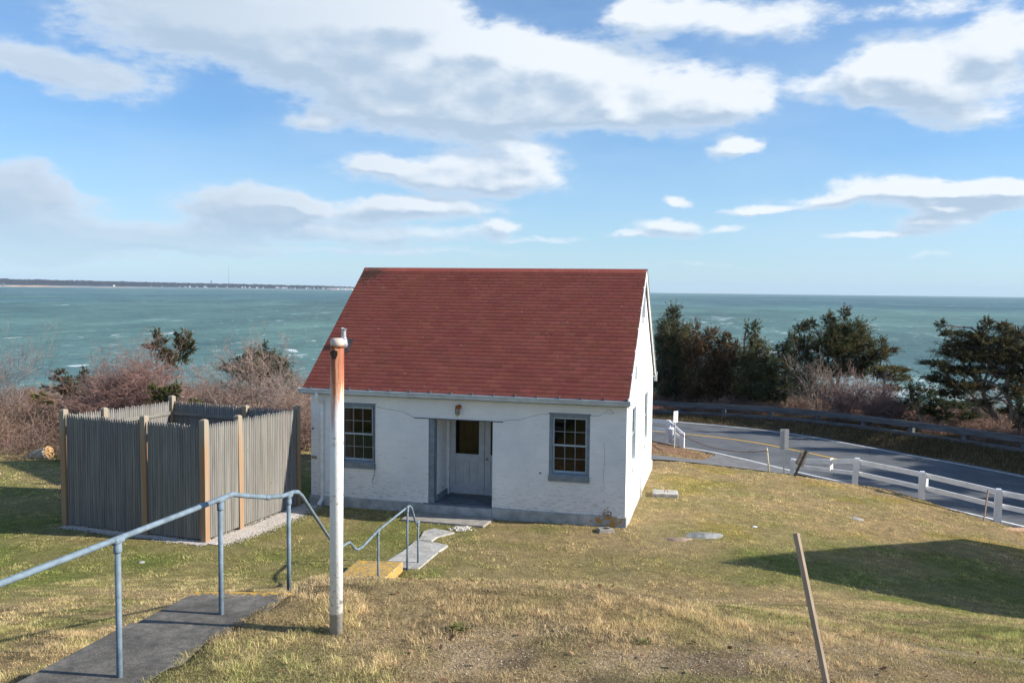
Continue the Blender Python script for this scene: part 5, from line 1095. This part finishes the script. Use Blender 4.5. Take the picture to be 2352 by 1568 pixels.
# ------------------------------------------------------------------ grass
rng = np.random.default_rng(2024)
def blades(n, x, y, hmin, hmax, w, seg, seed):
    rng = np.random.default_rng(seed); n = len(x); c, gr, br = lawn_col(x, y)
    keep = rng.random(n) > np.clip(br*.62 + .45*sst(.56, .70, fbm(x*3.1, y*3.1, 98, 3))*(y < 12), 0, .95); x, y, c, gr, br = x[keep], y[keep], c[keep], gr[keep], br[keep]; n = len(x)
    z = terrain(x, y) - .004; isg = rng.random(n) < (gr*.85+.04+.35*(sst(.60, .68, fbm(x*1.7+4, y*1.7, 97, 3)))); k_ = rng.normal(size=(n, 1))*.16
    tuft = sst(.28, .72, fbm(x*2.1, y*2.1, 91, 3)); cl_ = sst(.25, .75, vn(x*7, y*7, 95)*.6 + vn(x*16, y*16, 96)*.4); c2 = np.where(isg[:, None], GREEN*(1.15+.5*rng.random((n, 1))), (STRAW*.9+STRAW2*.1)*(.75+.6*rng.random((n, 1))))
    brown = rng.random(n) < .16; c2 = np.where(brown[:, None], np.array((.26, .155, .085))*(.7+.6*rng.random((n, 1))), c2)
    c = np.clip(c*.45 + c2*.55 + k_*c, 0, 1); c = c*(.70+.36*tuft[:, None])*(.68+.56*cl_[:, None])
    h = rng.uniform(hmin, hmax, n)*(.55+.60*tuft)*(.62+.70*cl_)*(1-.5*br); a = rng.uniform(0, 2*np.pi, n); ln = rng.uniform(.2, 1.42, n); lx = np.cos(a)*np.sin(ln)*h; ly = np.sin(a)*np.sin(ln)*h; lz = np.cos(ln)*h
    b = rng.uniform(0, 2*np.pi, n); wx = np.cos(b)*w*rng.uniform(.6, 1.3, n); wy = np.sin(b)*w*rng.uniform(.6, 1.3, n); P = np.stack([x, y, z], 1); Wv = np.stack([wx, wy, 0*wx], 1); Lv = np.stack([lx, ly, lz], 1)
    if seg == 1:
        V = np.empty((n, 3, 3)); V[:, 0] = P-Wv; V[:, 1] = P+Wv; V[:, 2] = P+Lv; T = np.arange(3*n).reshape(-1, 3); return V.reshape(-1, 3), T, np.repeat(c, 3, 0)
    V = np.empty((n, 5, 3)); up = np.zeros((n, 3)); up[:, 2] = h*.18; M_ = P + Lv*.5 + up
    V[:, 0] = P-Wv; V[:, 1] = P+Wv; V[:, 2] = M_+Wv*.7; V[:, 3] = M_-Wv*.7; V[:, 4] = P+Lv*1.05
    i = (np.arange(n)*5)[:, None]; T = np.concatenate([i+np.array([[0, 1, 2]]), i+np.array([[0, 2, 3]]), i+np.array([[3, 2, 4]])]); return V.reshape(-1, 3), T, np.repeat(c, 5, 0)
def inside(P, x, y):
    r_ = np.zeros(len(x), bool); n = len(P)
    for i in range(n):
        x0, y0 = P[i]; x1, y1 = P[(i+1) % n]; c_ = ((y0 > y) != (y1 > y)) & (x < (x1-x0)*(y-y0)/(y1-y0+1e-12)+x0); r_ ^= c_
    return r_
hc = [A + Matrix.Rotation(HY, 3, 'Z') @ Vector(v) for v in ((.05, -.05, 0), (.05, 7.4, 0), (-8.15, 7.4, 0), (-8.15, -.05, 0))]
NOG = [[(v.x, v.y) for v in hc], [(E0.x-.0, E0.y-.12), (E1.x+.25, E1.y), (E2.x, E2.y+.1), (E3.x-.1, E3.y-.1)], [(-2.62, 20.62), (-.62, 20.10), (-.36, 20.86), (-2.46, 21.38)],
       [(-2.66, 17.0), (-1.80, 17.0), (-1.50, 18.1), (-1.33, 18.60), (-1.72, 18.86), (-1.62, 19.25), (-1.25, 19.62), (-1.75, 19.95), (-1.98, 19.7), (-2.08, 18.92)],
       [(float(PATHL(3.9)), 3.9)] + [(float(PATHL(y_))+.0, y_) for y_ in (5.8, 7.66)] + [(float(PATHL(y_)), y_) for y_ in (10, 13.9, 15.5)] + [(-3.02, 16.97), (-2.10, 16.92), (-2.41, 15.46)] + [(float(PATHL(y_))+.82, y_) for y_ in (13.9, 10, 7.66, 5.8, 3.9)],
       [tuple(p) for p in cn] + [tuple(p) for p in cf[::-1]]]
def zone(x0, x1, y0, y1, dens, seed, fov=.64):
    rng = np.random.default_rng(seed); n = int((x1-x0)*(y1-y0)*dens); x = rng.uniform(x0, x1, n); y = rng.uniform(y0, y1, n)
    k_ = (np.abs(x) < fov*y+.4); x, y = x[k_], y[k_]; s = sroad(x, y); k_ = s < -.12; x, y = x[k_], y[k_]
    for i_, P in enumerate(NOG):
        wob = (.13*(fbm(x*4, y*4, 101+i_, 3)-.5) + .04*(vn(x*18, y*18, 7)-.5)) if i_ in (2, 3, 4) else 0
        k_ = ~inside(P, x+wob, y+wob*.7); x, y = x[k_], y[k_]
    k_ = ~((x < -8) & (y > 30)); return x[k_], y[k_]
GV = []; GT = []; GC_ = []; off = 0
for (z, hm, hx, w, sg, sd_) in (((-7, 6.5, 4.7, 7.6, 9500), .018, .060, .0019, 2, 1), ((-7, 7.5, 7.6, 10.4, 6000), .016, .055, .0024, 2, 6), ((-10, 10, 10.4, 16, 2600), .016, .050, .0042, 1, 2), ((-14.5, 14, 16, 22, 1500), .02, .050, .0075, 1, 3), ((-19, 18, 22, 32, 900), .02, .055, .011, 1, 4), ((2, 9, 33, 39.5, 500), .03, .08, .012, 1, 5)):
    x, y = zone(*z[:4], z[4], sd_); V, T, c = blades(len(x), x, y, hm, hx, w, sg, sd_+10); GV.append(V); GT.append(T+off); GC_.append(c); off += len(V)
def grass_mat():
    M = bpy.data.materials.new('grass_blades'); M.use_nodes = True; t = M.node_tree; t.nodes.remove(t.nodes['Principled BSDF'])
    a = attr(t); d = N(t, 'ShaderNodeBsdfDiffuse'); lk(t, a, d.inputs[0]); tr = N(t, 'ShaderNodeBsdfTranslucent'); lk(t, a, tr.inputs[0]); mx = N(t, 'ShaderNodeMixShader'); mx.inputs[0].default_value = .3
    lk(t, d.outputs[0], mx.inputs[1]); lk(t, tr.outputs[0], mx.inputs[2]); lk(t, mx.outputs[0], t.nodes['Material Output'].inputs[0]); return M
M_grass = grass_mat()
tag(npmesh('grass', np.concatenate(GV), np.concatenate(GT), M_grass, np.concatenate(GC_)), 'short winter grass, straw coloured with green patches', 'grass', kind='stuff')
# longer dry grass on the verge beyond the road
n = 60000; i = rng.integers(20, len(ROADL)-24, n); q = rng.uniform(7.5, 10.2, n); P = ROADL[i] + ROADN[i]*q[:, None] + rng.uniform(-.6, .6, (n, 2)); s = sroad(P[:, 0], P[:, 1]); P = P[(s > 7.5)]; n = len(P)
z = terrain(P[:, 0], P[:, 1]); h = rng.uniform(.06, .22, n); a = rng.uniform(0, 6.28, n); ln = rng.uniform(.1, 1.1, n); Pz = np.column_stack([P, z]); Lv = np.stack([np.cos(a)*np.sin(ln)*h, np.sin(a)*np.sin(ln)*h, np.cos(ln)*h], 1); Wv = np.stack([np.sin(a), -np.cos(a), 0*a], 1)*.012
V = np.empty((n, 3, 3)); V[:, 0] = Pz-Wv; V[:, 1] = Pz+Wv; V[:, 2] = Pz+Lv; c = np.where(rng.random((n, 1)) < .55, np.array((.24, .165, .10)), np.array((.10, .105, .045)))*(.6+.8*rng.random((n, 1)))
tag(npmesh('verge_grass', V.reshape(-1, 3), np.arange(3*n).reshape(-1, 3), M_grass, np.repeat(c, 3, 0)), 'long dead grass on the verge below the guardrail', 'grass', kind='stuff')

# weeds and dead leaves in the near lawn
def weed(x, y, r, n, label, seed, col):
    rng = np.random.default_rng(seed); a = rng.uniform(0, 6.28, n); el_ = rng.uniform(.05, .6, n); L = r*rng.uniform(.6, 1.2, n); D = np.stack([np.cos(a)*np.cos(el_), np.sin(a)*np.cos(el_), np.sin(el_)], 1); s = np.stack([-np.sin(a), np.cos(a), 0*a], 1)*(r*.07)
    P = np.zeros((n, 3)) + rng.normal(size=(n, 3))*np.array([r*.25, r*.25, 0]); V = np.empty((n, 5, 3)); V[:, 0] = P-s*.4; V[:, 1] = P+s*.4; Mx = P + D*L[:, None]*.6 + np.array([0, 0, r*.12]); V[:, 2] = Mx+s; V[:, 3] = Mx-s; V[:, 4] = P+D*L[:, None]
    i = (np.arange(n)*5)[:, None]; T = np.concatenate([i+np.array([[0, 1, 2]]), i+np.array([[0, 2, 3]]), i+np.array([[3, 2, 4]])]); c = np.array(col)*(.7+.6*rng.random((n, 1)))
    o = npmesh('weed', V.reshape(-1, 3), T, M_grass, np.repeat(c, 5, 0)); o.location = (x, y, tz(x, y)-.005); tag(o, label, 'weed', 'weeds in the near lawn')
for (px, py, r, n, col, lb) in ((1055, 1447, .085, 110, (.20, .20, .075), 'low spreading green grass tuft right of the rusty pole'), (1480, 1480, .07, 70, (.19, .20, .08), 'low green tuft between the bare patch and the leaning stake'), (735, 1365, .06, 40, (.19, .16, .09), 'dead broad leaved weed left of the rusty pole')):
    p = onT(px, py, 4.5); weed(p.x, p.y, r, n, lb, int(px), col)
rl = np.random.default_rng(55); n = 420; x = rl.uniform(-3, 6, n); y = rl.uniform(5, 9.5, n); k_ = (x > PATHL(y)+.9); x, y = x[k_], y[k_]; n = len(x); a = rl.uniform(0, 6.28, n); L = rl.uniform(.012, .034, n); u = np.stack([np.cos(a), np.sin(a), rl.normal(size=n)*.4], 1)*L[:, None]; v = np.stack([-np.sin(a), np.cos(a), rl.normal(size=n)*.5], 1)*L[:, None]*.6
P = np.column_stack([x, y, terrain(x, y)+.022]); V = np.stack([P-u, P-v, P+u, P+v], 1); c = np.where(rl.random((n, 1)) < .6, np.array((.20, .11, .07)), np.array((.38, .25, .15)))*(.6+.8*rl.random((n, 1)))
tag(npmesh('fallen_leaves', V.reshape(-1, 3), np.arange(4*n).reshape(-1, 4), M_grass, np.repeat(c, 4, 0)), 'small brown dead leaves scattered in the near grass', 'leaves', kind='stuff')

# gravel along the stockade and pebbles in the bare patches
def pebbles(name, label, P, r, seed, c0, c1):
    rng = np.random.default_rng(seed); n = len(P); O6 = np.array([(1, 0, 0), (-1, 0, 0), (0, 1, 0), (0, -1, 0), (0, 0, 1), (0, 0, -1)], float); F = np.array([(0, 2, 4), (2, 1, 4), (1, 3, 4), (3, 0, 4), (2, 0, 5), (1, 2, 5), (3, 1, 5), (0, 3, 5)])
    sc_ = rng.uniform(.5, 1.4, (n, 1, 3))*r*np.array([1, 1, .6]); V = O6[None]*sc_*(1+rng.normal(size=(n, 6, 1))*.15); a = rng.uniform(0, 6.28, n); c_, s_2 = np.cos(a)[:, None], np.sin(a)[:, None]
    V = np.stack([V[..., 0]*c_-V[..., 1]*s_2, V[..., 0]*s_2+V[..., 1]*c_, V[..., 2]], -1) + P[:, None]; T = (F[None]+(np.arange(n)*6)[:, None, None]).reshape(-1, 3)
    k_ = rng.random((n, 1)); c = (np.array(c0)*k_ + np.array(c1)*(1-k_))*(.7+.6*rng.random((n, 1)))
    M = mat(name+'_stone', rough=.85, bump=0, fn=lambda t, vec, c: attr(t)); return tag(npmesh(name, V.reshape(-1, 3), T, M, np.repeat(np.clip(c, 0, 1), 6, 0)), label, name, kind='stuff')
n = 26000; k_ = rng.random(n); lat = np.abs(rng.normal(size=n))*.16; d = (E1-E0).normalized(); nr = np.array([d.y, -d.x]); kx = np.clip(k_*1.12-.03, -.1, 1.1); wv = .10+.20*np.sin(np.clip(k_, 0, 1)*3.1)
P = np.array([E0.x, E0.y]) + np.outer(kx, np.array([(E1-E0).x, (E1-E0).y])) + nr*(lat*1.2+wv*rng.random(n))[:, None]
k2 = rng.random(9000); P2 = np.array([E3.x, E3.y]) + np.outer(k2*1.04, np.array([(E0-E3).x, (E0-E3).y])) + np.array([(E0-E3).normalized().y, -(E0-E3).normalized().x])*(np.abs(rng.normal(size=9000))*.11)[:, None]
k3 = rng.random((12000, 2)); P3 = np.array([E3.x, E3.y]) + k3[:, :1]*np.array([(E0-E3).x, (E0-E3).y]) + k3[:, 1:]*np.array([(E2-E3).x, (E2-E3).y])
P = np.concatenate([P, P2, P3]); pebbles('gravel', 'pale gravel strip along the foot of the stockade fence', np.column_stack([P, terrain(P[:, 0], P[:, 1])+.012]), .015, 3, (.62, .58, .54), (.36, .31, .27))
n = 14000; x = rng.uniform(-2.5, 5.5, n); y = rng.uniform(5, 8, n); _, _, br = lawn_col(x, y); k_ = rng.random(n) < br*.75; P = np.column_stack([x[k_], y[k_], terrain(x[k_], y[k_])+.003]); pebbles('pebbles', 'small stones in the bare earth patches of the near lawn', P, .0065, 4, (.60, .53, .44), (.36, .27, .19))
p = onT(1060, 1214); n = 120; P = np.column_stack([rng.normal(p.x, .12, n), rng.normal(p.y, .10, n)]); pebbles('rubble', 'broken white rubble at the end of the path slabs', np.column_stack([P, terrain(P[:, 0], P[:, 1])+.02]), .03, 5, (.66, .64, .60), (.42, .38, .34))

# bare strip of wood chips by the far fence post
p = at(2330, 1203, 24.6); stone('bark_heap', (p.x, p.y, tz(p.x, p.y)-.01), (1.3, .22, .06), 'orange brown strip of bare wood chips below the white fence', 'wood chips', 12, mat('wood_chips', (.52, .33, .20), .95, 20, .35, .7, 60))

# ------------------------------------------------------------------ unseen saltbox block, added and shaped to shade the lawn
sb = empty('lawn_shade_block', (14.6, 16.35, 0), R(-7.2), 'unseen saltbox block added beyond the right edge of the view to shade the lawn', 'house')
mb = MB(); mb.prism([(-1.6, -.6), (5.3, -.6), (5.3, .9), (-.05, 4.95), (-1.5, 2.9)], lambda y, z: (0, y, z), lambda y, z: (7, y, z)); mb.build('wall', M_fwhite, sb)
mb = MB(); mb.prism([(-1.7, 2.75), (0, 5.2), (5.6, .9), (5.6, .73), (0, 5.02), (-1.7, 2.55)], lambda y, z: (-.25, y, z), lambda y, z: (7.25, y, z)); mb.build('roof', mat('grey_roof', (.14, .13, .13), .9), sb)

# ------------------------------------------------------------------ far shore
M_far = mat('winter_woods', (.030, .029, .034), .95, .012, .45, 0, spec=.05)
M_sand = mat('beach_sand', (.30, .21, .15), .95, .01, .2, 0)
def far_pt(px, Yd, z): x = (px-CX)/FPX*Yd; return (x, Yd, z)
px_ = np.arange(-260, 1040, 1.6); dF = lambda px: np.interp(px, [-260, 0, 350, 812, 1040], [6600, 7000, 7800, 9200, 9900]); hF = lambda px: np.interp(px, [-260, 0, 250, 350, 620, 812, 1040], [64, 62, 54, 52, 44, 33, 16])
V = []; T = []; rngf = np.random.default_rng(9); m_ = 6; n = len(px_)
for i, px in enumerate(px_):
    D = float(dF(px)); Hh = float(hF(px))
    for j, (dd, hh) in enumerate(((0, .2), (25, .22), (90, .45), (260, .75), (520, 1.0), (900, .4))):
        jag = (rngf.random()*9 + 5*fbm(np.array([px*.05]), np.array([j*1.]), 3)[0] - 4)*(j > 1)*(1 if j < 5 else 0); V.append(far_pt(px, D+dd, SEA + 2 + Hh*hh*(.93+.14*fbm(np.array([px*.02]), np.array([.5]), 4)[0]) + jag))
for i in range(n-1):
    for j in range(m_-1): a = i*m_+j; T.append((a, a+m_, a+m_+1, a+1))
tag(npmesh('far_woods', V, T, M_far), 'dark winter woods along the far shore', 'woods', kind='stuff')
V = []; T = []
for i, px in enumerate(px_):
    D = float(dF(px))-12; zt_ = 1.5 + 12*math.exp(-((px-70)/90)**2) + 5*math.exp(-((px-270)/60)**2); V += [far_pt(px, D, SEA-1), far_pt(px, D+3, SEA+1.5), far_pt(px, D+14, SEA+zt_)]
for i in range(n-1):
    for j in range(2): a = i*3+j; T.append((a, a+3, a+4, a+1))
tag(npmesh('far_beach', V, T, M_sand), kind='structure')
M_hw = mat('far_house_wall', (.75, .76, .76), .8, .05, .1, 0); M_hr = mat('far_house_roof', (.20, .20, .22), .9, .05, .2, 0)
def far_house():
    e = empty('shore_house', (0, 0, 0)); MB().box(-9, 9, -6, 6, -3, 7).build('wall', M_hw, e)
    mb = MB(); mb.prism([(-6.8, 6.6), (6.8, 6.6), (0, 12)], lambda y, z: (-9.8, y, z), lambda y, z: (9.8, y, z)); mb.build('roof', M_hr, e); return e
proto = far_house(); rngf = np.random.default_rng(15); spots = [(8, 1.3, 1)] + [(x_, rngf.uniform(.6, 1.1), rngf.uniform(.5, 1.1)) for x_ in (262, 300, 412, 425, 436, 452, 470, 474, 498, 520, 556, 562, 573, 604, 634, 642, 650, 668, 676, 690, 702, 706)] + [(635.5, 1.7, 1.5), (655.5, 1.6, 1.3), (648, 1., 1.)] + [(x_, rngf.uniform(.7, 1.3), rngf.uniform(.5, .9)) for x_ in (712, 720, 730, 742, 751, 760, 767, 775, 781, 789, 796, 804, 812, 820, 346, 372, 388, 540, 590, 616)]
for i, (px, sx2, sz2) in enumerate(spots):
    o = proto if i == 0 else copy_tree(proto); D = float(dF(px))+rngf.uniform(10, 60); x_, y_, _ = far_pt(px, D, 0)
    o.location = (x_, y_, SEA+10+rngf.uniform(0, 6)); o.scale = (sx2, 1, sz2); o.rotation_euler = (0, 0, rngf.uniform(-.5, .5)); tag(o, 'small pale house among the woods on the far shore', 'house', 'houses on the far shore')
for i, (px, w_) in enumerate(((763, 60), (786, 34), (800, 40))):
    D = float(dF(px)); x_, y_, _ = far_pt(px, D, 0); e = empty('harbour_shed', (x_, y_, SEA+4), 0, ('longest white shed on the far shore, pink roofed', 'white shed right of the longest one on the far shore', 'cream coloured shed at the right end of the far shore')[i], 'shed')
    MB().box(-w_, w_, -12, 12, -3, 11).build('wall', M_hw, e); mb = MB(); mb.prism([(-13, 10.8), (13, 10.8), (0, 17)], lambda y, z: (-w_-1, y, z), lambda y, z: (w_+1, y, z)); mb.build('roof', mat('far_shed_roof', [(.55, .38, .36), (.5, .5, .5), (.6, .52, .38)][i], .8, .05, .1, 0), e)
x_, y_, _ = far_pt(525, 8400, 0); e = empty('radio_mast', (x_, y_, SEA+40), 0, 'thin tall radio mast above the far woods', 'mast')
MB().tube([(0, 0, -10), (0, 0, 175)], [1.3, .8], 6).build('mast_shaft', M_dark, e)
for (px, hh) in ((485, 16), (583, 12)):
    x_, y_, _ = far_pt(px, float(dF(px))+500, 0); e = empty('water_tower' if px < 500 else 'radio_mast', (x_, y_, SEA+2+float(hF(px))), 0, 'small water tower on the far wooded skyline' if px < 500 else 'short mast on the far skyline right of the water tower', 'tower' if px < 500 else 'mast')
    MB().tube([(0, 0, -10), (0, 0, hh+10)], [2, 2], 6).build('column', M_dark, e)
    if px < 500: MB().tube([(0, 0, hh), (0, 0, hh+4), (0, 0, hh+10), (0, 0, hh+12)], [4, 8, 8, 3], 10).build('tank', M_far, e)

# ------------------------------------------------------------------ sea haze
mb = MB(); mb.box(-31000, 31000, -60, 27000, SEA-1.5, 230); hz = mb.build('haze', M_dark); hz.data.materials.clear()
MH = bpy.data.materials.new('haze_air'); MH.use_nodes = True; t = MH.node_tree; t.nodes.remove(t.nodes['Principled BSDF'])
pv = N(t, 'ShaderNodeVolumePrincipled'); pv.inputs['Color'].default_value = (.62, .80, 1, 1); pv.inputs['Density'].default_value = 3e-5; lk(t, pv.outputs[0], t.nodes['Material Output'].inputs['Volume'])
hz.data.materials.append(MH); tag(hz, 'thin blue sea haze', 'haze', kind='stuff')
